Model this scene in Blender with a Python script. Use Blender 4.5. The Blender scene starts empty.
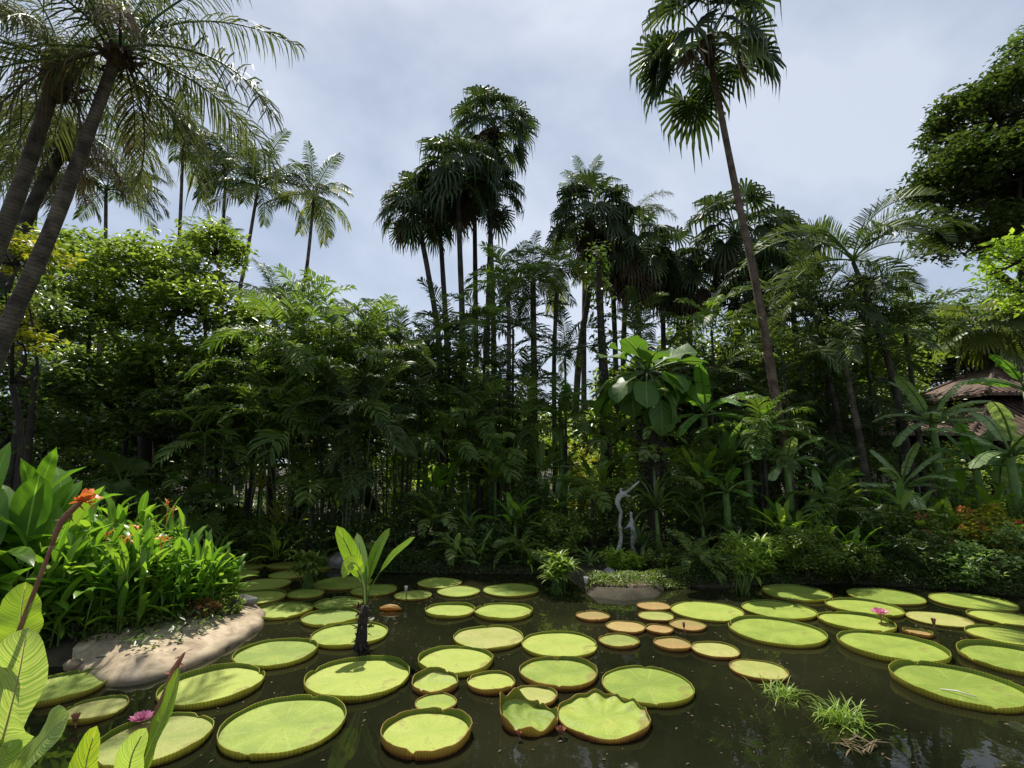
import bpy, math, random
import numpy as np
from mathutils import Vector, Matrix
R = math.radians
rng = np.random.default_rng(7)
random.seed(7)
S = bpy.context.scene
C = S.collection

# ------------------------------------------------------------------ camera, world, sun, exposure
CAM = np.array([0.0, 0.0, 2.4]); PITCH = R(9.0); F = 512.0
cd = bpy.data.cameras.new('camera'); cam = bpy.data.objects.new('camera', cd); C.objects.link(cam)
cam.location = CAM; cam.rotation_euler = (R(90) + PITCH, 0, 0)
cd.lens = 18; cd.sensor_width = 36; cd.clip_start = 0.05; cd.clip_end = 1000
S.camera = cam
SUN_EL, SUN_AZ = 62.0, -24.0        # azimuth clockwise from +Y
w = bpy.data.worlds.new('World'); S.world = w; w.use_nodes = True
nt = w.node_tree; nt.nodes.clear()
N = nt.nodes.new; L = nt.links.new
out = N('ShaderNodeOutputWorld'); bg = N('ShaderNodeBackground'); L(bg.outputs[0], out.inputs[0])
bg.inputs[1].default_value = 0.115
sky = N('ShaderNodeTexSky'); sky.sky_type = 'NISHITA'; sky.sun_disc = False
sky.sun_elevation = R(SUN_EL); sky.sun_rotation = R(SUN_AZ)
sky.air_density = 1.0; sky.dust_density = 1.5; sky.ozone_density = 1.5
tc = N('ShaderNodeTexCoord'); mp = N('ShaderNodeMapping'); mp.inputs['Scale'].default_value = (1.0, 1.0, 1.5)
mp.inputs['Rotation'].default_value = (0.2, 0.5, 0.6)
L(tc.outputs['Generated'], mp.inputs[0])
n1 = N('ShaderNodeTexNoise'); n1.inputs['Scale'].default_value = 1.7; n1.inputs['Detail'].default_value = 7
n1.inputs['Roughness'].default_value = 0.52; n1.inputs['Distortion'].default_value = 0.15
L(mp.outputs[0], n1.inputs['Vector'])
cr = N('ShaderNodeValToRGB'); cr.color_ramp.elements[0].position = 0.42; cr.color_ramp.elements[1].position = 0.63
cr.color_ramp.elements[0].color = (2.7, 3.3, 4.3, 1); cr.color_ramp.elements[1].color = (5.4, 5.8, 6.5, 1)
L(n1.outputs['Fac'], cr.inputs[0])
mx = N('ShaderNodeMix'); mx.data_type = 'RGBA'; mx.inputs[0].default_value = 0.75
L(sky.outputs[0], mx.inputs[6]); L(cr.outputs[0], mx.inputs[7]); L(mx.outputs[2], bg.inputs[0])
sl = bpy.data.lights.new('sun', 'SUN'); sl.energy = 5.0; sl.angle = R(0.53); sl.color = (1.0, 0.95, 0.86)
so = bpy.data.objects.new('sun', sl); C.objects.link(so)
sdir = Vector((math.sin(R(SUN_AZ)) * math.cos(R(SUN_EL)), math.cos(R(SUN_AZ)) * math.cos(R(SUN_EL)), math.sin(R(SUN_EL))))
so.rotation_euler = (-sdir).to_track_quat('-Z', 'Y').to_euler()
S.view_settings.view_transform = 'Standard'; S.view_settings.look = 'None'
S.view_settings.exposure = 0.32; S.view_settings.gamma = 1.0
S.render.engine = 'CYCLES'
S.cycles.max_bounces = 6; S.cycles.diffuse_bounces = 3; S.cycles.glossy_bounces = 3; S.cycles.transmission_bounces = 3
S.cycles.use_denoising = True

# ------------------------------------------------------------------ from photo pixels to places
def ray(px, py):
    x, u = (px - 512) / F, (384 - py) / F
    return np.array([x, math.cos(PITCH) - math.sin(PITCH) * u, math.sin(PITCH) + math.cos(PITCH) * u])
def gp(px, py, z=0.0):
    d = ray(px, py); return CAM + d * ((z - CAM[2]) / d[2])
def at(px, py, Y):
    d = ray(px, py); return CAM + d * (Y / d[1])
def proj(p):
    d = np.asarray(p) - CAM
    fw = d[..., 1] * math.cos(PITCH) + d[..., 2] * math.sin(PITCH); up = -d[..., 1] * math.sin(PITCH) + d[..., 2] * math.cos(PITCH)
    return np.stack([512 + F * d[..., 0] / fw, 384 - F * up / fw], -1)

# ------------------------------------------------------------------ mesh helpers
class MB:
    def __init__(s): s.V = []; s.F = []; s.U = []; s.n = 0
    def add(s, V, Fs, mi=0, uv=None, smooth=True):
        V = np.asarray(V, float).reshape(-1, 3)
        s.V.append(V); s.U.append(np.zeros_like(V) if uv is None else np.asarray(uv, float).reshape(-1, 3))
        if not isinstance(Fs, (list, tuple)): Fs = [Fs]
        for f in Fs:
            f = np.asarray(f, int)
            if f.size: s.F.append((f + s.n, mi, smooth))
        s.n += len(V)
    def stamp(s, V, Fs, rot, pos, mi=0, uv=None, smooth=True):
        V = np.asarray(V, float); n = len(pos); k = len(V)
        W = np.einsum('nij,kj->nki', rot, V) + pos[:, None, :]
        if not isinstance(Fs, (list, tuple)): Fs = [Fs]
        off = (np.arange(n) * k)[:, None, None]
        s.add(W.reshape(-1, 3), [(np.asarray(f)[None] + off).reshape(-1, np.asarray(f).shape[1]) for f in Fs], mi,
              None if uv is None else np.tile(np.asarray(uv), (n, 1)), smooth)
    def tube(s, P, rad, n=8, mi=0, cap=True):
        P = np.asarray(P, float); m = len(P); rad = np.broadcast_to(rad, (m,))
        T = np.gradient(P, axis=0); T /= np.linalg.norm(T, axis=1)[:, None] + 1e-9
        ref = np.array([0, 0, 1.0]) if abs(T[:, 2]).mean() < .8 else np.array([1.0, 0, 0])
        A = np.cross(T, ref); A /= np.linalg.norm(A, axis=1)[:, None] + 1e-9; B = np.cross(T, A)
        a = np.arange(n) / n * 2 * np.pi
        V = P[:, None] + rad[:, None, None] * (np.cos(a)[None, :, None] * A[:, None] + np.sin(a)[None, :, None] * B[:, None])
        i = np.arange(m - 1)[:, None] * n; j = np.arange(n)[None]; j2 = (j + 1) % n
        Q = np.stack([i + j, i + j2, i + n + j2, i + n + j], -1).reshape(-1, 4)
        Ls = np.concatenate([[0], np.cumsum(np.linalg.norm(np.diff(P, axis=0), axis=1))])
        uv = np.stack([np.broadcast_to(Ls[:, None], (m, n)), np.broadcast_to(a[None], (m, n)), np.zeros((m, n))], -1)
        V = V.reshape(-1, 3); uv = uv.reshape(-1, 3); Fs = [Q]
        if cap:
            V = np.vstack([V, P[:1], P[-1:]]); uv = np.vstack([uv, uv[:1], uv[-1:]]); c0 = m * n
            jj = np.arange(n); k2 = (jj + 1) % n
            Fs += [np.stack([k2, jj, np.full(n, c0)], -1), np.stack([(m - 1) * n + jj, (m - 1) * n + k2, np.full(n, c0 + 1)], -1)]
        s.add(V, Fs, mi, uv)
    def box(s, c, size, mi=0, rz=0.0):
        c = np.asarray(c, float); h = np.asarray(size, float) / 2
        V = np.array([[x, y, z] for x in (-1, 1) for y in (-1, 1) for z in (-1, 1)]) * h
        ca, sa = math.cos(rz), math.sin(rz); V = V @ np.array([[ca, sa, 0], [-sa, ca, 0], [0, 0, 1]]) + c
        s.add(V, np.array([[0, 1, 3, 2], [4, 6, 7, 5], [0, 4, 5, 1], [2, 3, 7, 6], [0, 2, 6, 4], [1, 5, 7, 3]]), mi, smooth=False)
    def mesh(s, name, mats):
        me = bpy.data.meshes.new(name)
        V = np.vstack(s.V); U = np.vstack(s.U)
        me.vertices.add(len(V)); me.vertices.foreach_set('co', V.ravel())
        tot = np.concatenate([np.full(len(f), f.shape[1]) for f, _, _ in s.F])
        idx = np.concatenate([f.ravel() for f, _, _ in s.F])
        me.loops.add(len(idx)); me.loops.foreach_set('vertex_index', idx)
        me.polygons.add(len(tot)); me.polygons.foreach_set('loop_start', np.concatenate([[0], np.cumsum(tot)[:-1]]))
        me.polygons.foreach_set('loop_total', tot)
        me.polygons.foreach_set('material_index', np.concatenate([np.full(len(f), m) for f, m, _ in s.F]))
        me.polygons.foreach_set('use_smooth', np.concatenate([np.full(len(f), sm) for f, _, sm in s.F]))
        at_ = me.attributes.new('luv', 'FLOAT_VECTOR', 'POINT'); at_.data.foreach_set('vector', U.ravel())
        for m in (mats if isinstance(mats, (list, tuple)) else [mats]): me.materials.append(m)
        me.update(calc_edges=True); me.validate()
        return me
    def build(s, name, mats, parent=None, loc=None):
        o = bpy.data.objects.new(name, s.mesh(name, mats)); C.objects.link(o)
        if parent: o.parent = parent
        if loc is not None: o.location = loc
        return o
def tag(o, label=None, cat=None, group=None, kind=None):
    if label: o['label'] = label
    if cat: o['category'] = cat
    if group: o['group'] = group
    if kind: o['kind'] = kind
    return o
def thing(name, label, cat, loc=(0, 0, 0), group=None, rz=0):
    o = bpy.data.objects.new(name, None); C.objects.link(o); o.location = loc; o.rotation_euler = (0, 0, rz); o.empty_display_size = .1
    return tag(o, label, cat, group)
def link(name, me, parent, loc=(0, 0, 0), rot=(0, 0, 0), sc=1.0):
    o = bpy.data.objects.new(name, me); C.objects.link(o); o.parent = parent; o.location = loc; o.rotation_euler = rot
    o.scale = (sc, sc, sc) if np.isscalar(sc) else sc
    return o
def noise1(x, seed=0):
    return np.sin(x * 1.7 + seed) * .5 + np.sin(x * 3.1 + seed * 2.3) * .3 + np.sin(x * 5.7 + seed * 1.1) * .2
def spline(P, n):
    P = np.asarray(P, float); t = np.linspace(0, len(P) - 1, n); out = []
    for u in t:
        i = min(int(u), len(P) - 2); f = u - i
        p0, p1, p2, p3 = P[max(i - 1, 0)], P[i], P[i + 1], P[min(i + 2, len(P) - 1)]
        out.append(.5 * (2 * p1 + (p2 - p0) * f + (2 * p0 - 5 * p1 + 4 * p2 - p3) * f ** 2 + (3 * p1 - p0 - 3 * p2 + p3) * f ** 3))
    return np.array(out)

# ------------------------------------------------------------------ materials
def newmat(name):
    m = bpy.data.materials.new(name); m.use_nodes = True; t = m.node_tree; t.nodes.clear()
    return m, t, t.nodes.new, t.links.new
def ramp(N_, stops):
    r = N_('ShaderNodeValToRGB'); e = r.color_ramp.elements
    while len(e) > 1: e.remove(e[-1])
    e[0].position = stops[0][0]; e[0].color = (*stops[0][1], 1)
    for p, c in stops[1:]:
        k = e.new(p); k.color = (*c, 1)
    return r
def leaf_mat(name, cols, trans=None, tw=0.3, rough=0.42, stripes=0, stripe_col=None, island=True, noise_scale=.6, spec=.35, midrib=None):
    """cols: three colours dark..light picked per leaf"""
    m, t, N_, L_ = newmat(name)
    g = N_('ShaderNodeNewGeometry'); oi = N_('ShaderNodeObjectInfo')
    nz = N_('ShaderNodeTexNoise'); nz.inputs['Scale'].default_value = noise_scale; nz.inputs['Detail'].default_value = 2
    L_(g.outputs['Position'], nz.inputs['Vector'])
    a = N_('ShaderNodeMath'); a.operation = 'MULTIPLY_ADD'; a.inputs[1].default_value = .62
    L_(g.outputs['Random Per Island'] if island else oi.outputs['Random'], a.inputs[0])
    b = N_('ShaderNodeMath'); b.operation = 'MULTIPLY_ADD'; b.inputs[1].default_value = .9; b.inputs[2].default_value = -.26
    L_(nz.outputs['Fac'], b.inputs[0]); L_(b.outputs[0], a.inputs[2])
    r = ramp(N_, [(0, cols[0]), (.5, cols[1]), (1, cols[2])]); L_(a.outputs[0], r.inputs[0])
    col = r.outputs[0]
    at_ = N_('ShaderNodeAttribute'); at_.attribute_name = 'luv'
    sep = N_('ShaderNodeSeparateXYZ'); L_(at_.outputs['Vector'], sep.inputs[0])
    bump = None
    if stripes:
        # side veins run slanting from the midrib: phase = u*stripes - |v|*k
        ab = N_('ShaderNodeMath'); ab.operation = 'ABSOLUTE'; L_(sep.outputs[1], ab.inputs[0])
        mu = N_('ShaderNodeMath'); mu.operation = 'MULTIPLY'; mu.inputs[1].default_value = -stripes * .16; L_(ab.outputs[0], mu.inputs[0])
        ma = N_('ShaderNodeMath'); ma.operation = 'MULTIPLY_ADD'; ma.inputs[1].default_value = stripes; L_(sep.outputs[0], ma.inputs[0]); L_(mu.outputs[0], ma.inputs[2])
        nn = N_('ShaderNodeTexNoise'); nn.noise_dimensions = '1D'; nn.inputs['Scale'].default_value = 1.0; nn.inputs['Detail'].default_value = 2
        L_(ma.outputs[0], nn.inputs['W'])
        rr = ramp(N_, [(.38, (0, 0, 0)), (.62, (1, 1, 1))]); L_(nn.outputs['Fac'], rr.inputs[0])
        mxx = N_('ShaderNodeMix'); mxx.data_type = 'RGBA'; L_(rr.outputs[0], mxx.inputs[0]); L_(col, mxx.inputs[6]); mxx.inputs[7].default_value = (*stripe_col, 1)
        col = mxx.outputs[2]
        bump = N_('ShaderNodeBump'); bump.inputs['Strength'].default_value = .35; bump.inputs['Distance'].default_value = .01; L_(nn.outputs['Fac'], bump.inputs['Height'])
    if midrib is not None:
        ab2 = N_('ShaderNodeMath'); ab2.operation = 'ABSOLUTE'; L_(sep.outputs[1], ab2.inputs[0])
        lt = N_('ShaderNodeMath'); lt.operation = 'LESS_THAN'; lt.inputs[1].default_value = .05; L_(ab2.outputs[0], lt.inputs[0])
        mr = N_('ShaderNodeMix'); mr.data_type = 'RGBA'; L_(lt.outputs[0], mr.inputs[0]); L_(col, mr.inputs[6]); mr.inputs[7].default_value = (*midrib, 1)
        col = mr.outputs[2]
    p = N_('ShaderNodeBsdfPrincipled'); p.inputs['Roughness'].default_value = rough; p.inputs['Specular IOR Level'].default_value = spec
    L_(col, p.inputs['Base Color'])
    if bump: L_(bump.outputs[0], p.inputs['Normal'])
    tr = N_('ShaderNodeBsdfTranslucent')
    if trans is None: trans = (1.9, 1.95, .85)
    vm = N_('ShaderNodeVectorMath'); vm.operation = 'MULTIPLY'; vm.inputs[1].default_value = trans; L_(col, vm.inputs[0]); L_(vm.outputs[0], tr.inputs['Color'])
    ms = N_('ShaderNodeMixShader'); ms.inputs[0].default_value = tw; L_(p.outputs[0], ms.inputs[1]); L_(tr.outputs[0], ms.inputs[2])
    o = N_('ShaderNodeOutputMaterial'); L_(ms.outputs[0], o.inputs[0])
    return m
def rough_mat(name, c1, c2, scale=4.0, rough=.85, bump=.5, dist=.02, detail=6, stretch=(1, 1, 1), c3=None, spec=.3):
    m, t, N_, L_ = newmat(name)
    tc = N_('ShaderNodeTexCoord'); mp = N_('ShaderNodeMapping'); mp.inputs['Scale'].default_value = stretch; L_(tc.outputs['Object'], mp.inputs[0])
    nz = N_('ShaderNodeTexNoise'); nz.inputs['Scale'].default_value = scale; nz.inputs['Detail'].default_value = detail; nz.inputs['Roughness'].default_value = .62
    L_(mp.outputs[0], nz.inputs['Vector'])
    r = ramp(N_, [(.3, c1), (.6, c2)] + ([(.75, c3)] if c3 else [])); L_(nz.outputs['Fac'], r.inputs[0])
    p = N_('ShaderNodeBsdfPrincipled'); p.inputs['Roughness'].default_value = rough; p.inputs['Specular IOR Level'].default_value = spec; L_(r.outputs[0], p.inputs['Base Color'])
    b = N_('ShaderNodeBump'); b.inputs['Strength'].default_value = bump; b.inputs['Distance'].default_value = dist; L_(nz.outputs['Fac'], b.inputs['Height']); L_(b.outputs[0], p.inputs['Normal'])
    o = N_('ShaderNodeOutputMaterial'); L_(p.outputs[0], o.inputs[0])
    return m
def palm_bark(name, c1, c2, ring=9.0):
    m, t, N_, L_ = newmat(name)
    at_ = N_('ShaderNodeAttribute'); at_.attribute_name = 'luv'; sep = N_('ShaderNodeSeparateXYZ'); L_(at_.outputs['Vector'], sep.inputs[0])
    g = N_('ShaderNodeNewGeometry'); nz = N_('ShaderNodeTexNoise'); nz.inputs['Scale'].default_value = 3.5; nz.inputs['Detail'].default_value = 6; L_(g.outputs['Position'], nz.inputs['Vector'])
    ma = N_('ShaderNodeMath'); ma.operation = 'MULTIPLY_ADD'; ma.inputs[1].default_value = .12; L_(nz.outputs['Fac'], ma.inputs[0]); L_(sep.outputs[0], ma.inputs[2])
    mu = N_('ShaderNodeMath'); mu.operation = 'MULTIPLY'; mu.inputs[1].default_value = ring; L_(ma.outputs[0], mu.inputs[0])
    fr = N_('ShaderNodeMath'); fr.operation = 'FRACT'; L_(mu.outputs[0], fr.inputs[0])
    rr = ramp(N_, [(0, (.25, .25, .25)), (.12, (1, 1, 1)), (.75, (.8, .8, .8)), (1, (.3, .3, .3))]); L_(fr.outputs[0], rr.inputs[0])
    r = ramp(N_, [(.35, c1), (.65, c2)]); L_(nz.outputs['Fac'], r.inputs[0])
    mm = N_('ShaderNodeMix'); mm.data_type = 'RGBA'; mm.blend_type = 'MULTIPLY'; mm.inputs[0].default_value = .5; L_(r.outputs[0], mm.inputs[6]); L_(rr.outputs[0], mm.inputs[7])
    p = N_('ShaderNodeBsdfPrincipled'); p.inputs['Roughness'].default_value = .9; p.inputs['Specular IOR Level'].default_value = .2; L_(mm.outputs[2], p.inputs['Base Color'])
    n3 = N_('ShaderNodeTexNoise'); n3.inputs['Scale'].default_value = 28; n3.inputs['Detail'].default_value = 5; L_(g.outputs['Position'], n3.inputs['Vector']); b3 = N_('ShaderNodeBump'); b3.inputs['Strength'].default_value = .8; b3.inputs['Distance'].default_value = .03; L_(n3.outputs['Fac'], b3.inputs['Height'])
    b = N_('ShaderNodeBump'); b.inputs['Strength'].default_value = .6; b.inputs['Distance'].default_value = .02; L_(rr.outputs[0], b.inputs['Height']); L_(b3.outputs[0], b.inputs['Normal']); L_(b.outputs[0], p.inputs['Normal'])
    o = N_('ShaderNodeOutputMaterial'); L_(p.outputs[0], o.inputs[0])
    return m
M = {}
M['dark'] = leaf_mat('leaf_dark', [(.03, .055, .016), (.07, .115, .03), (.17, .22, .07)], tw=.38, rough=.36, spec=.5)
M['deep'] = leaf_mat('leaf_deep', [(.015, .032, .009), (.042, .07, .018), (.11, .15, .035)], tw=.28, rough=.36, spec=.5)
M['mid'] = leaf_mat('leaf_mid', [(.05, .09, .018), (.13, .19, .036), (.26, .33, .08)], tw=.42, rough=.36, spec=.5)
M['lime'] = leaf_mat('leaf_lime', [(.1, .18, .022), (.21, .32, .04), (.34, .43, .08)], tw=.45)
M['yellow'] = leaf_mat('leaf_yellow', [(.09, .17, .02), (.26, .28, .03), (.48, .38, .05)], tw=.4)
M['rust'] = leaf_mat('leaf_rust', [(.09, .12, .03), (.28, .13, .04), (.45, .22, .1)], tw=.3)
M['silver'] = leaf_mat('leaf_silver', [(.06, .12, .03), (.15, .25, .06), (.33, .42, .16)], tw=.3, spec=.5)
M['stem_pale'] = rough_mat('pale_midrib', (.3, .32, .1), (.45, .45, .2), 8, rough=.5, bump=.1)
M['palm'] = leaf_mat('palm_leaf', [(.022, .042, .014), (.055, .085, .026), (.12, .15, .05)], tw=.3, rough=.46, spec=.28, noise_scale=.9)
M['palm_grey'] = leaf_mat('palm_leaf_grey', [(.035, .05, .022), (.075, .095, .04), (.15, .16, .07)], tw=.3, rough=.55, spec=.2)
M['palm_yellow'] = leaf_mat('palm_leaf_yellow', [(.06, .09, .02), (.15, .19, .04), (.34, .3, .09)], tw=.35)
M['areca'] = leaf_mat('areca_leaf', [(.04, .075, .018), (.1, .16, .03), (.21, .29, .06)], tw=.42, rough=.5)
M['dead'] = leaf_mat('dead_frond', [(.06, .045, .025), (.13, .095, .05), (.22, .17, .09)], trans=(1, 1, .8), tw=.2, rough=.8)
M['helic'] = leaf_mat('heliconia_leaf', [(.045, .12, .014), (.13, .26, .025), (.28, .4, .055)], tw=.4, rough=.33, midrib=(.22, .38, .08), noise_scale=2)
M['banana'] = leaf_mat('banana_leaf', [(.035, .1, .015), (.09, .2, .03), (.2, .3, .08)], tw=.4, rough=.33, stripes=40, stripe_col=(.1, .22, .035), midrib=(.3, .38, .15), noise_scale=1.5)
M['banana_pale'] = leaf_mat('pale_banana_leaf', [(.13, .2, .08), (.27, .35, .17), (.42, .48, .28)], tw=.3, rough=.4, stripes=40, stripe_col=(.22, .32, .12), midrib=(.4, .45, .25))
M['canna'] = leaf_mat('canna_leaf', [(.36, .45, .14), (.46, .52, .2), (.55, .58, .28)], tw=.42, rough=.45, stripes=60, stripe_col=(.2, .32, .07), midrib=(.45, .45, .2), noise_scale=7, island=False)
M['canna_yellow'] = leaf_mat('yellow_canna_leaf', [(.22, .33, .04), (.4, .44, .05), (.55, .52, .09)], tw=.42, rough=.45, stripes=55, stripe_col=(.13, .27, .03), midrib=(.5, .5, .15), noise_scale=8, island=False)
M['young'] = leaf_mat('young_banana_leaf', [(.14, .24, .02), (.22, .34, .03), (.36, .42, .06)], tw=.45, rough=.35, stripes=30, stripe_col=(.14, .26, .03), midrib=(.4, .45, .14), noise_scale=5)
M['giant'] = leaf_mat('giant_leaf', [(.02, .05, .014), (.05, .11, .022), (.12, .24, .03)], tw=.4, rough=.42, stripes=26, stripe_col=(.09, .17, .03), midrib=(.25, .36, .1), noise_scale=1.2)
M['sedge'] = leaf_mat('sedge_leaf', [(.1, .18, .03), (.2, .3, .05), (.34, .4, .09)], tw=.35)
M['bark'] = rough_mat('tree_bark', (.035, .028, .02), (.09, .075, .055), 5, stretch=(1, 1, .3))
M['bark_dark'] = rough_mat('dark_bark', (.015, .012, .009), (.045, .036, .026), 6, stretch=(1, 1, .4))
M['palm_bark'] = palm_bark('palm_bark', (.055, .045, .034), (.17, .14, .1), 14)
M['palm_bark_brown'] = palm_bark('palm_bark_brown', (.08, .055, .038), (.19, .14, .1), 15)
M['palm_bark_dark'] = palm_bark('palm_bark_dark', (.035, .032, .024), (.1, .09, .07), 15)
M['cane'] = palm_bark('green_cane', (.05, .07, .03), (.13, .15, .07), 9)
M['stem'] = rough_mat('green_stem', (.05, .1, .02), (.12, .2, .04), 8, rough=.5, bump=.1)
M['stem_red'] = rough_mat('reddish_stem', (.16, .06, .045), (.27, .13, .07), 12, rough=.5, bump=.15)
M['wood_fibre'] = rough_mat('fibrous_boot', (.03, .02, .012), (.12, .08, .05), 14, bump=1, dist=.05)
M['pink'] = leaf_mat('pink_petal', [(.5, .12, .25), (.7, .25, .4), (.85, .5, .6)], trans=(1, 1, 1), tw=.3)
M['white'] = leaf_mat('white_petal', [(.6, .55, .5), (.75, .7, .65), (.8, .8, .76)], trans=(1, 1, 1), tw=.3)
M['orange'] = leaf_mat('orange_petal', [(.7, .12, .03), (.85, .25, .05), (.9, .42, .08)], trans=(1, 1, 1), tw=.3)
M['red'] = leaf_mat('red_petal', [(.35, .01, .02), (.5, .03, .03), (.65, .06, .06)], trans=(1, 1, 1), tw=.2)
M['bud'] = rough_mat('brown_bud', (.22, .07, .04), (.42, .18, .1), 20, rough=.6, bump=.2)
M['tile'] = None

# ------------------------------------------------------------------ terrain, pond
pond_px = [(-20, 672), (40, 667), (75, 667), (110, 683), (150, 681), (200, 661), (244, 637), (264, 622), (258, 612), (235, 605), (205, 598), (190, 585), (184, 570), (200, 562),
           (330, 560), (365, 571), (400, 573), (560, 574), (578, 586), (590, 597), (625, 601), (657, 597), (668, 586), (720, 588), (760, 585), (850, 583), (940, 589), (1024, 597), (1200, 603)]
pond = [gp(*p)[:2] for p in pond_px] + [np.array(q, float) for q in [(26, 9), (27, 2.0), (-1.0, 1.9), (-4.0, 1.9), (-9.0, 2.6), (-9.5, 5)]]
pond = np.array(pond)
def sdist(P):
    """signed distance to the pond outline, positive on land"""
    P = np.asarray(P, float); A = pond; B = np.roll(pond, -1, 0); d = np.full(len(P), 1e9); ins = np.zeros(len(P), bool)
    for a, b in zip(A, B):
        ab = b - a; t = np.clip(((P - a) @ ab) / (ab @ ab), 0, 1); d = np.minimum(d, np.linalg.norm(P - (a + t[:, None] * ab), axis=1))
        c = ((a[1] > P[:, 1]) != (b[1] > P[:, 1])); xi = (b[0] - a[0]) * (P[:, 1] - a[1]) / (b[1] - a[1] + 1e-12) + a[0]
        ins ^= c & (P[:, 0] < xi)
    return np.where(ins, -d, d)
def ground_z(X, Y):
    X = np.atleast_1d(np.asarray(X, float)); Y = np.atleast_1d(np.asarray(Y, float))
    d = sdist(np.stack([X, Y], 1))
    z = np.where(d < 0, np.maximum(-.6, d * 1.2), .10 * np.clip(d / .12, 0, 1) + .22 * (1 - np.exp(-np.clip(d, 0, None) / 1.2)))
    z = z + np.where(d > .3, .05 * (np.sin(X * 1.3 + Y * .7) + np.sin(X * .6 - Y * 1.1 + 2)) * np.clip((d - .3), 0, 1), 0)
    z = z + np.clip(Y - 14, 0, 60) * .02
    return z
def gz(x, y): return float(ground_z(x, y)[0])
xs = np.concatenate([-np.geomspace(15, 260, 26)[::-1], np.arange(-14.8, 14.8, .2), np.geomspace(15, 260, 26)])
ys = np.concatenate([np.linspace(-60, -1, 16), np.arange(0, 18, .2), np.geomspace(18.2, 400, 34)])
XX, YY = np.meshgrid(xs, ys); ZZ = ground_z(XX.ravel(), YY.ravel())
g = MB(); ny, nx = XX.shape
ii = (np.arange(ny - 1)[:, None] * nx + np.arange(nx - 1)[None]).ravel()
g.add(np.stack([XX.ravel(), YY.ravel(), ZZ], 1), np.stack([ii, ii + 1, ii + nx + 1, ii + nx], 1))
M['soil'] = rough_mat('soil_and_litter', (.022, .018, .011), (.06, .05, .028), 3.0, c3=(.05, .08, .025), bump=.8, dist=.04, detail=8)
tag(g.build('ground', M['soil']), 'dark earth and leaf litter around the pond', 'ground', kind='structure')
# water
m, t, N_, L_ = newmat('pond_water')
p = N_('ShaderNodeBsdfPrincipled'); p.inputs['Roughness'].default_value = .02; p.inputs['IOR'].default_value = 1.333
tc = N_('ShaderNodeTexCoord'); nz = N_('ShaderNodeTexNoise'); nz.inputs['Scale'].default_value = .35; nz.inputs['Detail'].default_value = 5; L_(tc.outputs['Object'], nz.inputs['Vector'])
r = ramp(N_, [(.35, (.006, .0075, .0035)), (.7, (.022, .022, .01))]); L_(nz.outputs['Fac'], r.inputs[0]); L_(r.outputs[0], p.inputs['Base Color'])
nb = N_('ShaderNodeTexNoise'); nb.inputs['Scale'].default_value = 2.2; nb.inputs['Detail'].default_value = 3; L_(tc.outputs['Object'], nb.inputs['Vector'])
b = N_('ShaderNodeBump'); b.inputs['Strength'].default_value = .08; b.inputs['Distance'].default_value = .035; L_(nb.outputs['Fac'], b.inputs['Height']); L_(b.outputs[0], p.inputs['Normal'])
o = N_('ShaderNodeOutputMaterial'); L_(p.outputs[0], o.inputs[0]); M['water'] = m
g = MB(); g.add([(-12, .5, 0), (28, .5, 0), (28, 15, 0), (-12, 15, 0)], np.array([[0, 1, 2, 3]]))
tag(g.build('pond_water', M['water']), 'dark still pond water', 'water', kind='structure')

# sandy bank slab on the near side of the heliconias
M['sand'] = rough_mat('pale_sand', (.3, .23, .15), (.5, .4, .27), 4, rough=.9, bump=.5, dist=.015, c3=(.5, .42, .3))
def sand_extra(m):
    t = m.node_tree; N_ = t.nodes.new; L_ = t.links.new; p = next(n for n in t.nodes if n.type == 'BSDF_PRINCIPLED'); src = p.inputs['Base Color'].links[0].from_socket
    g_ = N_('ShaderNodeNewGeometry'); sp = N_('ShaderNodeSeparateXYZ'); L_(g_.outputs['Position'], sp.inputs[0])
    nz = N_('ShaderNodeTexNoise'); nz.inputs['Scale'].default_value = 1.6; nz.inputs['Detail'].default_value = 9; nz.inputs['Roughness'].default_value = .7; L_(g_.outputs['Position'], nz.inputs['Vector'])
    st = ramp(N_, [(.48, (0, 0, 0)), (.6, (1, 1, 1))]); L_(nz.outputs['Fac'], st.inputs[0])
    m1 = N_('ShaderNodeMix'); m1.data_type = 'RGBA'; L_(st.outputs[0], m1.inputs[0]); L_(src, m1.inputs[6]); m1.inputs[7].default_value = (.24, .185, .12, 1)
    ma = N_('ShaderNodeMath'); ma.operation = 'MULTIPLY_ADD'; ma.inputs[1].default_value = .12; L_(nz.outputs['Fac'], ma.inputs[0]); L_(sp.outputs[2], ma.inputs[2])
    wr = ramp(N_, [(.09, (1, 1, 1)), (.15, (0, 0, 0))]); L_(ma.outputs[0], wr.inputs[0])
    m2 = N_('ShaderNodeMix'); m2.data_type = 'RGBA'; L_(wr.outputs[0], m2.inputs[0]); L_(m1.outputs[2], m2.inputs[6]); m2.inputs[7].default_value = (.14, .115, .07, 1)
    L_(m2.outputs[2], p.inputs['Base Color'])
sand_extra(M['sand'])
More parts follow.
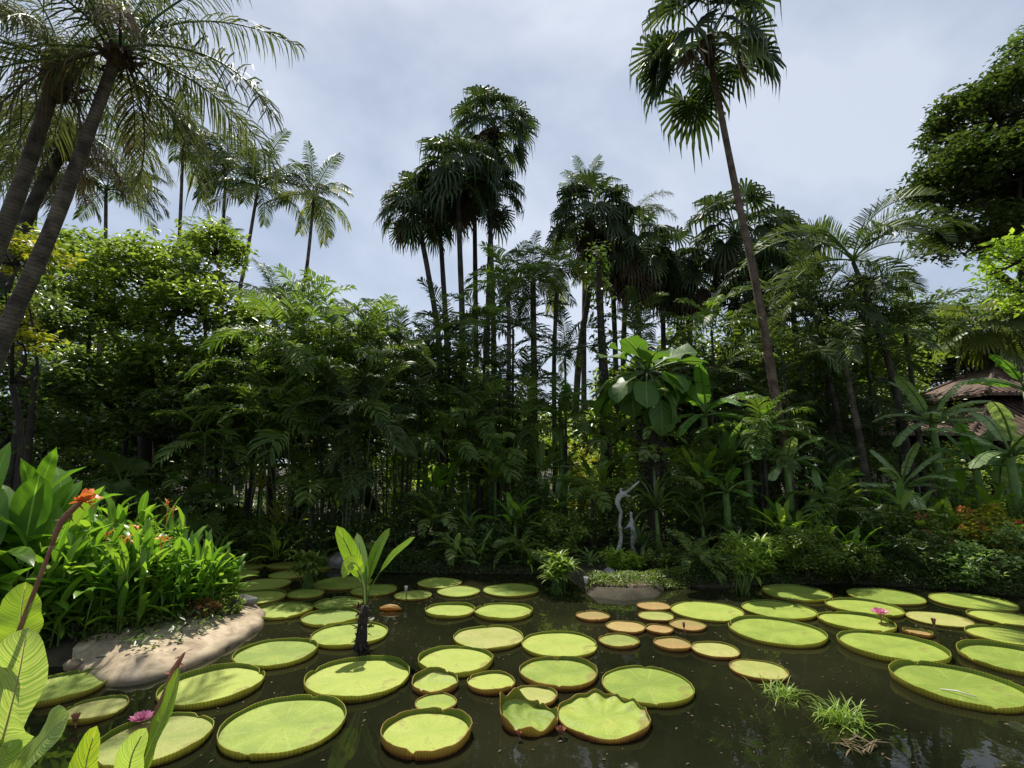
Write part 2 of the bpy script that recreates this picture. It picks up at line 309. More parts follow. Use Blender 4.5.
def slab(outline, z0, z1, name, mat, label, bulge=.06, inner=.35):
    P = np.array(outline); c = P.mean(0); n = len(P); g = MB(); rows = []
    for f, z in ((1.03, z0), (1.0, max(.02, z1 - .06)), (.96, z1 - .012), (.88, z1), (.76, z1 + bulge * .5), (.6, z1 + bulge * .8), (.4, z1 + bulge), (.2, z1 + bulge * 1.1)):
        Q = c + (P - c) * f; rows.append(np.c_[Q, np.full(n, z) + (0 if f > .98 else 1) * .015 * np.sin(np.arange(n) * 1.9)])
    V = np.vstack(rows + [np.array([[*c, z1 + bulge]])]); Fq = []
    up = np.arange(len(V)) >= 2 * n; V[up, 2] = np.maximum(V[up, 2], ground_z(V[up, 0], V[up, 1]) + .02)
    for k in range(7):
        for i in range(n): Fq.append((k * n + i, k * n + (i + 1) % n, (k + 1) * n + (i + 1) % n, (k + 1) * n + i))
    Ft = [(7 * n + i, 7 * n + (i + 1) % n, 8 * n) for i in range(n)]
    V = V + np.c_[np.sin(V[:, 1] * 11 + V[:, 0] * 5) * .02 + np.sin(V[:, 0] * 23) * .01, np.cos(V[:, 0] * 9) * .03, np.sin(V[:, 0] * 7 + V[:, 1] * 9) * .012]
    g.add(V, [np.array(Fq), np.array(Ft)]); return tag(g.build(name, mat), label, 'bank', kind='structure')
edge = spline([gp(*q)[:2] for q in [(72, 672), (110, 686), (150, 682), (205, 661), (246, 638), (266, 621), (258, 611), (236, 604)]], 40)
back = spline([gp(*q)[:2] for q in [(205, 607), (170, 624), (130, 637), (90, 648), (66, 662)]], 26)
slab(np.vstack([edge, back]), -.2, .09, 'sandy_bank', M['sand'], 'pale sandy bank with a worn rounded lip', .03)
M['mound'] = rough_mat('sandy_mound_soil', (.1, .075, .045), (.3, .22, .14), 7, c3=(.1, .14, .04), bump=.8, dist=.03)
ang = np.linspace(0, 2 * np.pi, 34, endpoint=False); cc = gp(626, 591)[:2]
slab(np.c_[cc[0] + (.62 + .1 * np.sin(3 * ang + 1) + .08 * np.sin(5 * ang)) * np.cos(ang), cc[1] + (.3 + .05 * np.cos(4 * ang)) * np.sin(ang)], -.2, .035, 'earth_mound', M['mound'], 'small earthen landing at the far water edge', .1)

# ------------------------------------------------------------------ leaf, frond and foliage makers
def blade(Ln, W, a0, bend, fold=.35, rows=9, prof=(.45, 1.5), pet=0.0, wav=0.0, seed=0, power=1.3, twist=0.0, tatter=0):
    """a leaf blade that leaves the origin along +Y at elevation a0 and bends down; returns V,F,uv"""
    rs = np.random.default_rng(seed)
    s = np.linspace(0, 1, rows + 1); a = a0 - bend * s ** power
    ds = (Ln + pet) / rows; c = np.zeros((rows + 1, 3))
    for i in range(1, rows + 1):
        am = (a[i] + a[i - 1]) / 2; c[i] = c[i - 1] + ds * np.array([0, math.cos(am), math.sin(am)])
    u = np.clip((s * (Ln + pet) - pet) / Ln, 0, 1)
    p0, p1 = prof
    wd = (u ** p0) * ((1 - u) ** (p0 * p1)); wd = wd / wd.max() * W / 2; wd = np.maximum(wd, .006 if pet else .002); wd[-1] = .001
    Nn = np.stack([np.zeros(rows + 1), -np.sin(a), np.cos(a)], 1); X = np.array([1.0, 0, 0])
    V = []; uv = []
    for i in range(rows + 1):
        for k in (-1, 0, 1):
            wv = wav * wd[i] * math.sin(s[i] * 17 + k * 1.3 + seed)
            f = fold + rs.normal() * .06
            q = c[i] + k * wd[i] * X * math.cos(f) + (abs(k) * wd[i] * math.sin(f) + (wv if k else 0)) * Nn[i] + (k * .25 * wd[i] * twist * s[i]) * Nn[i] * 2
            V.append(q); uv.append((s[i], k, 0))
    Fq = []
    for i in range(rows):
        for k in (0, 1):
            Fq.append((3 * i + k, 3 * i + k + 1, 3 * i + 4 + k, 3 * i + 3 + k))
    return np.array(V), np.array(Fq), np.array(uv)
def torn_blade(Ln, W, a0, bend, seed=0, strips=12, fold=.25, pet=.25):
    """banana leaf: midrib with side strips, some torn apart and hanging"""
    rs = np.random.default_rng(seed); V = []; Fq = []; uv = []
    n = strips; s = np.linspace(0, 1, n + 1); tot = Ln + pet
    def cen(t):
        q = np.zeros(3); k = 12
        for i in range(k):
            am = a0 - bend * ((i + .5) / k * t) ** 1.3; q = q + tot * t / k * np.array([0, math.cos(am), math.sin(am)])
        return q
    for i in range(n):
        t0 = pet / tot + (1 - pet / tot) * s[i]; t1 = pet / tot + (1 - pet / tot) * s[i + 1]
        c0, c1 = cen(t0), cen(t1); a = a0 - bend * t0 ** 1.3; Nn = np.array([0, -math.sin(a), math.cos(a)]); T = np.array([0, math.cos(a), math.sin(a)])
        for k in (-1, 1):
            w0 = W / 2 * (s[i] ** .35) * (1 - s[i]) ** .38 / .72 + .004; w1 = W / 2 * (s[i + 1] ** .35) * (1 - s[i + 1]) ** .38 / .72 + .004
            dr = -fold + rs.normal() * .12; gap = .88 if rs.random() < .45 else 1.0
            f = lambda w, x=1: k * w * x * np.array([math.cos(dr), 0, 0]) + w * x * math.sin(dr) * Nn * .6 + T * w * .22 * x + np.array([0, 0, -.25 * w * x * x])
            b = len(V); q0, q1 = c0, c1 - (c1 - c0) * (1 - gap)
            V += [q0, q1, q0 + f(w0, .55), q1 + f(w1, .55), q0 + f(w0), q1 + f(w1)]
            uv += [(s[i], 0, 0), (s[i + 1], 0, 0), (s[i], k * .55, 0), (s[i + 1], k * .55, 0), (s[i], k, 0), (s[i + 1], k, 0)]
            Fq += [(b, b + 1, b + 3, b + 2), (b + 2, b + 3, b + 5, b + 4)]
    V = np.array(V); mid = np.array([cen(t) for t in np.linspace(0, 1, 9)])
    return V, np.array(Fq), np.array(uv), mid
def arc(tot, a0, bend, n, power=1.2):
    s = np.linspace(0, 1, n + 1); a = a0 - bend * s ** power; c = np.zeros((n + 1, 3))
    for i in range(1, n + 1):
        am = (a[i] + a[i - 1]) / 2; c[i] = c[i - 1] + tot / n * np.array([0, math.cos(am), math.sin(am)])
    return c, a
def pinnate(Ln, a0, bend, nl=38, ll=.45, lw=.03, droop=.5, pet=.15, seed=0, rad=.018, vang=.5, plume=0.0, mats=None, name='frond', twist=0.0):
    rs = np.random.default_rng(seed); mb = MB(); c, a = arc(Ln, a0, bend, 14); side = rs.normal() * .12 * Ln
    c[:, 0] += side * np.linspace(0, 1, 15) ** 2
    mb.tube(c, np.linspace(rad, rad * .25, 15), 4, 1, cap=False)
    V = []; Fq = []; Ft = []
    for i in range(nl):
        t = pet + (1 - pet) * (i + .5) / nl; x = t * 14; k = int(x); f = x - k; k = min(k, 13)
        P = c[k] * (1 - f) + c[k + 1] * f; ae = a[k] * (1 - f) + a[k + 1] * f
        T = np.array([0, math.cos(ae), math.sin(ae)]); Nn = np.array([0, -math.sin(ae), math.cos(ae)])
        l = ll * (.35 + .65 * math.sin(math.pi * min(1, (t - pet) / (1 - pet) * .86 + .14)) ** .7) * (1 + rs.normal() * .06)
        for sd in (-1, 1):
            fw = .45 + .55 * t + rs.normal() * .08; va = vang + rs.normal() * (.1 + plume)
            d = sd * np.array([1.0, 0, 0]) * math.cos(va) + Nn * math.sin(va) + T * fw; d /= np.linalg.norm(d)
            g0 = np.array([0, 0, -1.0]); dr = droop * (1 + rs.normal() * .2)
            p1 = P + d * l * .4 + g0 * l * dr * .12; p2 = P + d * l * .75 + g0 * l * dr * .5; p3 = P + d * l * .92 + g0 * l * dr * 1.05
            wv = np.cross(d, Nn if abs(d @ Nn) < .9 else T); wv /= np.linalg.norm(wv) + 1e-9
            wv = wv * .75 + Nn * .45 * rs.choice([-1, 1]); b = len(V)
            V += [P - wv * lw * .25, P + wv * lw * .25, p1 - wv * lw * .5, p1 + wv * lw * .5, p2 - wv * lw * .38, p2 + wv * lw * .38, p3]
            Fq += [(b, b + 1, b + 3, b + 2), (b + 2, b + 3, b + 5, b + 4)]; Ft += [(b + 4, b + 5, b + 6)]
    mb.add(np.array(V), [np.array(Fq), np.array(Ft)], 0)
    return mb.mesh(name, mats)
def fan(pet, Rr, a0, bend, seed=0, nseg=30, spread=300, droop=.5, mats=None, name='frond', split=.5, tipw=1.0):
    rs = np.random.default_rng(seed); mb = MB(); c, a = arc(pet, a0, bend, 7)
    mb.tube(c, np.linspace(.028, .014, 8), 4, 1, cap=False)
    O = c[-1]; ae = a[-1] - .25; T = np.array([0, math.cos(ae), math.sin(ae)]); Nn = np.array([0, -math.sin(ae), math.cos(ae)]); X = np.array([1.0, 0, 0])
    V = [O]; Ft = []; hw = R(spread) / nseg / 2
    for i in range(nseg):
        th = R(-spread / 2) + R(spread) * (i + .5) / nseg; rr = Rr * (.8 + .2 * math.cos(th * .5)) * (1 + rs.normal() * .06)
        def d(t): return T * math.cos(t) + X * math.sin(t)
        cup = .10 * Rr * abs(math.sin(th))
        l = O + d(th - hw * .98) * rr * split - Nn * .02 + Nn * cup * .6; q = O + d(th + hw * .98) * rr * split - Nn * .02 + Nn * cup * .6
        mm = O + d(th) * rr * split + Nn * rr * .045 + Nn * cup * .6
        e = O + d(th) * rr * .8 + Nn * cup + np.array([0, 0, -droop * rr * .16 * (1 + rs.normal() * .3)])
        wv = np.cross(d(th), Nn) * rr * hw * .33 * tipw
        tp = O + d(th + rs.normal() * .03) * rr * (.98 - .15 * droop) + Nn * cup + np.array([0, 0, -droop * rr * .48 * (1 + rs.normal() * .3)])
        b = len(V); V += [l, mm, q, e - wv, e + wv, tp]
        Ft += [(0, b, b + 1), (0, b + 1, b + 2), (b, b + 3, b + 1), (b + 1, b + 4, b + 2), (b + 1, b + 3, b + 4), (b + 3, b + 5, b + 4)]
    mb.add(np.array(V), np.array(Ft), 0, smooth=False)
    return mb.mesh(name, mats)
def rand_rot(n, up=.6, size=None, rs=rng):
    """random leaf frames: columns = side, along, normal; the normal leans up"""
    nr = rs.normal(size=(n, 3)); nr /= np.linalg.norm(nr, axis=1)[:, None]; nr[:, 2] = np.abs(nr[:, 2]); nr = nr * (1 - up) + np.array([0, 0, 1.0]) * up
    nr /= np.linalg.norm(nr, axis=1)[:, None]
    q = rs.normal(size=(n, 3)); a = q - (q * nr).sum(1)[:, None] * nr; a /= np.linalg.norm(a, axis=1)[:, None]; s_ = np.cross(a, nr)
    M_ = np.stack([s_, a, nr], -1)
    if size is not None: M_ = M_ * size[:, None, None]
    return M_
def leaf_tpl(aspect=.42, fold=.12):
    V = np.array([(0, 0, 0), (aspect * .5, .38, fold), (0, 1.0, -.12), (-aspect * .5, .38, fold), (0, .45, 0)])
    return V, np.array([(0, 1, 4), (1, 2, 4), (2, 3, 4), (3, 0, 4)])
LT = leaf_tpl(); LTw = leaf_tpl(.6, .1); LTn = leaf_tpl(.2, .05)
def quad_tpl(aspect=.45):
    return np.array([(0, 0, 0), (aspect * .5, .42, .1), (0, 1.0, -.1), (-aspect * .5, .42, .1)]), np.array([(0, 1, 2), (0, 2, 3)])
QT = quad_tpl()
def cloud(mb, centers, radii, n_per, size, tpl=QT, up=.55, mi=0, squash=.7, rs=rng, shell=True):
    """leaf sprays: leaves scattered around each centre"""
    K = len(centers); k = np.repeat(np.arange(K), n_per); n = len(k)
    d = rs.normal(size=(n, 3)); d /= np.linalg.norm(d, axis=1)[:, None]; r_ = rs.random(n) ** (.45 if shell else .33)
    P = centers[k] + d * r_[:, None] * np.asarray(radii)[k][:, None] * np.array([1, 1, squash])
    mb.stamp(tpl[0], tpl[1], rand_rot(n, up, size * rs.uniform(.65, 1.35, n), rs), P, mi)
def limb(mb, a, b, r0, r1, n=7, seed=0, sag=.08, sides=7):
    rs = np.random.default_rng(seed); a = np.array(a, float); b = np.array(b, float); L_ = np.linalg.norm(b - a); t = np.linspace(0, 1, n)
    P = a + (b - a) * t[:, None]; w_ = np.sin(np.pi * t)[:, None]; P = P + w_ * rs.normal(size=(1, 3)) * sag * L_ + (w_ * np.sin(t * 9 + seed)[:, None]) * rs.normal(size=(1, 3)) * .03 * L_
    mb.tube(P, np.linspace(r0, r1, n), sides); return P
def tree(label, base, blobs, leaf=.15, dens=1.0, mat='mid', bark='bark', trunk_r=.22, group=None, name='broadleaf_tree', clump=.75, per=60, tpl=QT, up=.5, seed=1, cat='tree', fork=.45, squash=.6, fill=1.0):
    """blobs: list of (centre xyz, (rx, ry, rz)); trunk, limbs to the blobs, crown of leaf clumps near the blob surfaces"""
    rs = np.random.default_rng(seed); base = np.array(base, float); root = thing(name, label, cat, base, group)
    tb = MB(); top = np.mean([b[0] for b in blobs], 0) - base; low = min(b[0][2] - b[1][2] for b in blobs) - base[2]
    fk = np.array([top[0] * .5, top[1] * .5, max(low * .9, top[2] * fork)])
    limb(tb, (0, 0, -.2), fk, trunk_r, trunk_r * .7, 9, seed, .04, 10)
    mb = MB()
    for bi, (c, rr) in enumerate(blobs):
        c = np.array(c) - base; rr = np.array(rr)
        lp = limb(tb, fk, c, trunk_r * .5, trunk_r * .16, 7, seed + bi * 7, .1)
        vol = (rr[0] * rr[1] * rr[2]) ** (2 / 3); nc = max(5, int(vol * 9 * dens / clump ** 1.6))
        d = rs.normal(size=(nc, 3)); d /= np.linalg.norm(d, axis=1)[:, None]; d[:, 2] = np.where(d[:, 2] < -.3, -d[:, 2] * .6, d[:, 2])
        rad = rs.uniform(.5, 1.0, nc) ** .6 + rs.normal(size=nc) * .07
        cen = c + d * rad[:, None] * rr
        for q in cen[:: max(1, nc // 12)]: limb(tb, c, q, trunk_r * .14, .012, 5, seed + int(abs(q[0]) * 100), .1, 4)
        cloud(mb, cen, clump * rs.uniform(.5, 1.15, nc), int(per), leaf, tpl, up, 0, squash, rs)
    tb.build('trunk', M[bark], root); mb.build('crown', M[mat], root); return root
def bush(label, c, rr, leaf=.1, mat='mid', n=40, per=40, tpl=QT, up=.45, seed=1, name='shrub', cat='shrub', group=None, clump=None, stems=7, flowers=None):
    rs = np.random.default_rng(seed + 100); x, y = c[0], c[1]; z0 = gz(x, y); base = np.array([x, y, max(z0, 0)]); rr = np.array(rr)
    if clump is None: clump = min(rr) * .42
    root = thing(name, label, cat, base, group); cc_ = np.array([0, 0, rr[2] * .95]); d = rs.normal(size=(n, 3)); d /= np.linalg.norm(d, axis=1)[:, None]
    rad = rs.uniform(.35, 1, n) ** .5; cen = cc_ + d * rad[:, None] * rr * .85; cen[:, 2] = np.maximum(cen[:, 2], .06)
    sb = MB()
    for i in range(stems):
        q = cen[rs.integers(n)]; limb(sb, (rs.normal() * .08, rs.normal() * .08, -.1), q, .022, .008, 5, seed + i, .08, 5)
    sb.build('stem', M['bark'], root); mb = MB(); cloud(mb, cen, clump * rs.uniform(.6, 1.2, n), per, leaf, tpl, up, 0, .75, rs); mb.build('foliage', M[mat], root)
    if flowers:
        fm, nf, fs = flowers; k = rs.integers(0, n, nf); P = cen[k] + d[k] * clump * .8 + np.array([0, 0, clump * .4])
        for q in P:
            fb = MB(); cloud(fb, q[None], np.full(1, fs * .8), 9, fs, QT, .2, 0, 1, rs); fb.build('young_leaves' if fm == 'rust' else 'flower', M[fm], root)
    return root
def yaw(V, ang):
    c_, s_ = math.cos(ang), math.sin(ang); return V @ np.array([[c_, s_, 0], [-s_, c_, 0], [0, 0, 1.0]])
def rosette(label, base, n, Ln, W, el=(20, 85), bend=(.6, 1.6), mat='mid', z=0.0, seed=1, name='plant', cat='plant', fold=.3, pet=0, group=None, stem_r=0, torn=False, parts=False, prof=(.45, 1.5), rows=7, stem_mat='stem', spread=.05, wav=.04, base_z=None):
    rs = np.random.default_rng(seed + 500); bz = (max(gz(base[0], base[1]), 0) if base_z is None else base_z); root = thing(name, label, cat, (base[0], base[1], bz), group)
    sb = MB(); mb = MB()
    if stem_r: sb.tube([(0, 0, -.1), (.01, 0, z * .5), (0, .01, z)], [stem_r * 1.25, stem_r, stem_r * .75], 9)
    y0 = rs.random() * 6
    for i in range(n):
        u = (i + .5) / n; e = R(el[0] + (el[1] - el[0]) * u + rs.normal() * 5); yw = y0 + i * 2.4 + rs.normal() * .25; l = Ln * rs.uniform(.75, 1.1); bd = rs.uniform(*bend)
        org = np.array([rs.normal() * spread, rs.normal() * spread, z])
        if torn:
            V, Fq, uv, mid = torn_blade(l, W * rs.uniform(.85, 1.15), e, bd, seed * 31 + i, pet=pet); sb.tube(yaw(mid, yw) + org, np.linspace(.03, .008, 9), 5)
        else:
            V, Fq, uv = blade(l, W * rs.uniform(.8, 1.15), e, bd, fold, rows, prof, pet, wav, seed * 31 + i)
        if parts:
            lb = MB(); lb.add(yaw(V, yw) + org, Fq, 0, uv); lb.build('leaf', M[mat], root)
        else: mb.add(yaw(V, yw) + org, Fq, 0, uv)
    if sb.n: sb.build('stem', M[stem_mat], root)
    if mb.n: mb.build('leaves', M[mat], root)
    return root

# ------------------------------------------------------------------ palms
FR = {}
def frond_set(key, kind, mat, els, bends, stalk='stem', **kw):
    FR[key] = [(pinnate if kind == 'p' else fan)(a0=R(e), bend=b, seed=i * 13 + len(FR) * 5, mats=[M[mat], M[stalk]], **kw) for i, (e, b) in enumerate(zip(els, bends))]
E6 = [82, 62, 42, 22, 2, -28]; B6 = [1.1, 1.35, 1.45, 1.35, 1.1, .7]
frond_set('queen', 'p', 'palm_grey', E6, B6, Ln=3.0, nl=64, ll=.62, lw=.030, droop=.75, pet=.12, rad=.03, vang=.25, plume=.35)
frond_set('queen_dry', 'p', 'dead', [10, -30, -60], [1.1, .8, .5], stalk='bark', Ln=2.3, nl=40, ll=.5, lw=.03, droop=.9, pet=.12, rad=.025, vang=.1, plume=.3)
frond_set('coco', 'p', 'palm', E6, [.9, 1.2, 1.4, 1.4, 1.1, .7], Ln=2.6, nl=44, ll=.62, lw=.05, droop=.55, pet=.14, rad=.03, vang=.15)
frond_set('coco_y', 'p', 'palm_yellow', [25, 0, -25], [1.2, 1.0, .7], Ln=2.5, nl=40, ll=.6, lw=.05, droop=.7, pet=.14, rad=.03, vang=.15)
frond_set('areca', 'p', 'areca', [80, 64, 46, 30, 12], [1.1, 1.4, 1.6, 1.5, 1.3], Ln=1.9, nl=26, ll=.62, lw=.06, droop=.45, pet=.2, rad=.015, vang=.45)
frond_set('dark_feather', 'p', 'palm', [80, 62, 45, 25, 5], [1.0, 1.4, 1.6, 1.5, 1.2], Ln=2.4, nl=32, ll=.7, lw=.06, droop=.4, pet=.14, rad=.022, vang=.5)
frond_set('arch_feather', 'p', 'palm', [78, 62, 48, 30, 8], [1.5, 1.9, 1.9, 1.7, 1.3], Ln=2.8, nl=62, ll=.5, lw=.03, droop=.1, pet=.12, rad=.025, vang=.75)
frond_set('fan', 'f', 'palm', [82, 60, 42, 22, 2, -22, -48], [.4, .6, .8, .8, .7, .5, .4], pet=1.2, Rr=.8, droop=1.3, nseg=22, split=.4)
frond_set('fan_dead', 'f', 'dead', [-40, -62, -78], [.3, .3, .2], stalk='bark', pet=1.0, Rr=.85, droop=1.3, nseg=26, split=.35)
frond_set('fan_y', 'f', 'palm_yellow', [10, -25], [.5, .3], pet=1.1, Rr=.8, droop=.9, nseg=28)
frond_set('fan_open', 'f', 'areca', [75, 50, 28, 5, -15], [.4, .6, .7, .6, .5], pet=1.0, Rr=.95, droop=.35, nseg=34, spread=320, split=.6)
frond_set('fan_pale', 'f', 'palm_yellow', [60, 38, 15, -10, -35], [.5, .6, .7, .6, .5], pet=1.1, Rr=1.0, droop=.6, nseg=26, spread=280, split=.5, tipw=1.6)
frond_set('fern', 'p', 'mid', [75, 55, 35, 15], [1.3, 1.6, 1.6, 1.2], Ln=.9, nl=26, ll=.2, lw=.035, droop=.15, pet=.12, rad=.008, vang=.1)
frond_set('small_feather', 'p', 'areca', [80, 60, 42, 24, 6], [1.1, 1.5, 1.6, 1.5, 1.1], Ln=1.3, nl=22, ll=.42, lw=.055, droop=.35, pet=.2, rad=.011, vang=.35)
def palm(name, label, pts, r0, r1, sets, n, sc=1.0, bark='palm_bark', seed=1, group=None, boot=0, cat='palm tree', lean=0, extra=None, sides=10):
    """pts: world points of the trunk from the base to the crown; sets: [(frond set, share, lowest, highest index)]"""
    rs = np.random.default_rng(seed * 17 + 3); pts = [np.array(p, float) for p in pts]; base = pts[0].copy(); root = thing(name, label, cat, base, group)
    P = spline([p - base for p in pts], 22); P[0, 2] -= .25; tb = MB(); rad = r1 + (r0 - r1) * (1 - np.linspace(0, 1, 22)) ** 1.3; rad = rad * (1 + .03 * np.sin(np.arange(22) * 2.1)); tb.tube(P, rad, sides)
    tb.build('trunk', M[bark], root); top = P[-1]
    if boot:
        bb = MB(); bb.tube([top - [0, 0, boot * .8], top - [0, 0, boot * .35], top, top + [0, 0, boot * .25]], [r1 * 1.1, r1 * 2.2, r1 * 2.6, r1 * 1.0], 10)
        k = 90; th = rs.random(k) * 6.28; pz = rs.uniform(-boot * .8, boot * .15, k); pos = top + np.stack([np.cos(th) * r1 * 2, np.sin(th) * r1 * 2, pz], 1)
        bb.stamp(LTn[0], LTn[1], rand_rot(k, .2, rs.uniform(.15, .45, k), rs), pos, 0); bb.build('leaf_base', M['wood_fibre'], root)
    yw = rs.random() * 6
    for key, share, lo, hi in sets:
        ms = FR[key]; hi = min(hi, len(ms) - 1); m_ = max(1, int(round(n * share)))
        for i in range(m_):
            v = lo + int(round((hi - lo) * ((i + rs.random() * .8) / m_))); v = min(max(v, 0), len(ms) - 1); yw += 2.4
            link('frond', ms[v], root, tuple(top + rs.normal(size=3) * r1 * .3 + np.array([0, 0, .05])), (rs.normal() * .08, rs.normal() * .12, yw + rs.normal() * .3), sc * rs.uniform(.82, 1.1))
    return root
def base_of(px, Y):
    x = at(px, 500, Y)[0]; return np.array([x, Y, max(gz(x, Y), 0)])
def bx(px, Y): return at(px, 480, Y)[0]

# ------------------------------------------------------------------ the leaning feather palms at the upper left
QS = [('queen', .8, 0, 5), ('queen_dry', .12, 0, 2)]
palm('leaning_palm', 'tall feather palm leaning in from the left edge, outer one of the leaning pair', [base_of(-120, 8.6), at(-40, 330, 8.6), at(-2, 245, 8.6), at(33, 150, 8.6), at(60, 62, 8.6)], .17, .11, QS, 19, .95, 'palm_bark', 3, boot=1.0)
palm('leaning_palm', 'tall feather palm whose ringed trunk slants up to the big crown of drooping fronds', [base_of(-70, 8.0), at(-12, 375, 8.0), at(45, 245, 8.0), at(84, 145, 8.0), at(118, 52, 8.0)], .155, .085, [('queen', .9, 0, 5), ('queen_dry', .15, 0, 1)], 20, 1.08, 'palm_bark', 8, boot=.4)
palm('leaning_palm', 'shorter brownish feather palm leaning behind the two large left trunks', [base_of(-60, 12), at(0, 300, 12), at(35, 200, 12), at(75, 132, 12)], .17, .13, [('queen', .55, 1, 5), ('queen_dry', .45, 0, 2)], 24, .8, 'palm_bark_dark', 5, boot=1.0)
# slim palms against the sky
sky_palms = [
 (183, 146, 172, 26, .95, 'slim palm against the sky just beside the big leaning palm fronds', [('coco', .8, 0, 4), ('coco_y', .2, 0, 1)]),
 (226, 168, 214, 27, .9, 'slim palm with dark crown between its two taller neighbours in the sky', [('coco', 1, 0, 4)]),
 (258, 188, 232, 26, .95, 'slim palm with grey leaning stem, the tallest beside the leafy tree crown', [('coco', .85, 0, 4), ('coco_y', .15, 0, 2)]),
 (314, 196, 298, 27, .82, 'small airy palm standing alone against the open sky', [('coco', .6, 0, 4), ('coco_y', .4, 0, 2)]),
 (214, 243, 222, 28, .6, 'tiny low palm crown just over the leafy tree top', [('coco', 1, 0, 4)]),
 (106, 190, 100, 24, .85, 'palm with drooping tips peeping over the leafy tree behind the leaning trunks', [('coco', 1, 1, 4)]),
 (40, 170, 20, 22, .85, 'palm half hidden behind the thick leaning trunk', [('coco', .6, 1, 5), ('queen_dry', .3, 0, 1)]),
]
for i, (px, py, bpx, Y, sc, lb, st) in enumerate(sky_palms):
    palm('slim_palm', lb, [base_of(bpx - 6, Y), at(bpx, 340, Y), at((px + bpx) / 2 + 2, (py + 340) / 2 - 10, Y), at(px, py, Y)], .14, .075, st, 19, sc * 1.3, 'palm_bark', 20 + i, group='slim feather palms against the sky')
palm('bushy_palm', 'bushy dark palm with blue green fronds between the leafy tree and the cane thicket', [base_of(272, 18), at(273, 380, 18), at(276, 306, 18)], .13, .1, [('coco', 1, 0, 5)], 20, .8, 'palm_bark_dark', 31)
# fan palms, centre
FS = [('fan', .93, 0, 5), ('fan_dead', .07, 0, 0)]
fans = [
 (416, 214, 440, 19, .95, 'dark fan palm with the lowest crown of the central group'),
 (457, 180, 463, 18.5, 1.12, 'dark fan palm with a wide crown in the middle of the central group'),
 (494, 130, 487, 21, 1.12, 'dark fan palm with the highest crown of the central group'),
 (438, 206, 447, 20.5, .95, 'dark fan palm crown overlapping between the lowest and the wide crown of the central group'),
 (474, 172, 476, 21.5, .95, 'dark fan palm crown behind and between the two tallest of the central group'),
 (489, 196, 494, 20, .95, 'dark fan palm tucked under the highest crown of the central group'),
]
for i, (px, py, bpx, Y, sc, lb) in enumerate(fans):
    palm('fan_palm', lb, [base_of(bpx, Y), at(bpx, 360, Y), at((px + bpx) / 2, (py + 330) / 2, Y), at(px, py, Y)], .13, .095, FS, 32, sc, 'palm_bark_dark', 40 + i, group='tall fan palms of the central group', boot=.5)
fans2 = [
 (590, 222, 606, 19, 1.0, 'fan palm with a spreading crown over the ivy covered trunk', FS),
 (636, 252, 640, 19.5, 1.1, 'fan palm with a skirt of hanging dead leaves above the giant leaved plant', [('fan', .7, 0, 6), ('fan_dead', .4, 0, 2)]),
 (690, 280, 690, 21, .95, 'low fan palm between the giant leaved plant and the tall reddish trunk', [('fan', .7, 1, 6), ('fan_dead', .3, 0, 2)]),
 (736, 236, 738, 20, 1.2, 'broad fan palm behind the tall reddish palm trunk', [('fan', .8, 0, 6), ('fan_dead', .2, 0, 2)]),
 (662, 268, 664, 22, 1.05, 'fan palm filling the gap right of the hanging dead leaves', [('fan', .75, 0, 6), ('fan_dead', .25, 0, 2)]),
 (760, 285, 764, 18, .95, 'low fan palm whose crown touches the tall reddish trunk', [('fan', .85, 0, 6), ('fan_dead', .15, 0, 2)]),
 (612, 262, 616, 21, .95, 'fan palm low between the ivy covered trunk and the hanging dead leaves', FS),
 (786, 262, 800, 19, .95, 'fan palm to the right of the tall reddish palm trunk', FS),
]
for i, (px, py, bpx, Y, sc, lb, st) in enumerate(fans2):
    palm('fan_palm', lb, [base_of(bpx, Y), at(bpx, 380, Y), at(px, py, Y)], .13, .1, st, 34, sc * 1.08, 'palm_bark_dark', 50 + i, boot=.5)
palm('feather_palm', 'feathery palm top rising above the spreading fan palm', [base_of(584, 24), at(584, 330, 24), at(586, 192, 24)], .16, .09, [('coco', 1, 0, 2)], 12, .72, 'palm_bark', 61)
palm('feather_palm', 'feathery grey palm spreading wide over the hanging dead leaves', [base_of(622, 23), at(624, 330, 23), at(632, 218, 23)], .16, .09, [('queen', 1, 1, 4)], 14, .7, 'palm_bark', 62)
palm('feather_palm', 'palm with a clean leaning stem below the ivy covered trunk crown', [base_of(572, 22), at(578, 370, 22), at(588, 300, 22), at(596, 258, 22)], .16, .12, [('coco', 1, 2, 5)], 12, .7, 'palm_bark', 63)
palm('feather_palm', 'small feather palm with straight grey stem in front of the pale sky gap', [base_of(534, 17), at(534, 380, 17), at(533, 282, 17)], .13, .1, [('coco', .9, 0, 5), ('coco_y', .1, 0, 1)], 17, .72, 'palm_bark', 64)
palm('feather_palm', 'yellow green feather palm beside the straight grey stemmed palm', [base_of(556, 18), at(554, 370, 18), at(558, 268, 18)], .1, .07, [('coco_y', .5, 0, 2), ('areca', .5, 0, 4)], 15, .85, 'palm_bark', 65)
palm('feather_palm', 'slender feather palm right of the central fan palm trunks', [base_of(506, 16), at(509, 360, 16), at(508, 285, 16)], .09, .06, [('areca', 1, 0, 4)], 12, .9, 'palm_bark', 66)
# tall palm on the right
palm('tall_fan_palm', 'very tall fan palm with reddish brown trunk reaching the top of the photo', [base_of(795, 13.5), at(776, 400, 13.5), at(757, 290, 13.5), at(735, 185, 13.5), at(708, 48, 13.5)], .14, .085,
     [('fan', .87, 1, 5), ('fan_dead', .06, 0, 0), ('fan_y', .07, 0, 1)], 27, 1.36, 'palm_bark_brown', 71, boot=.7)
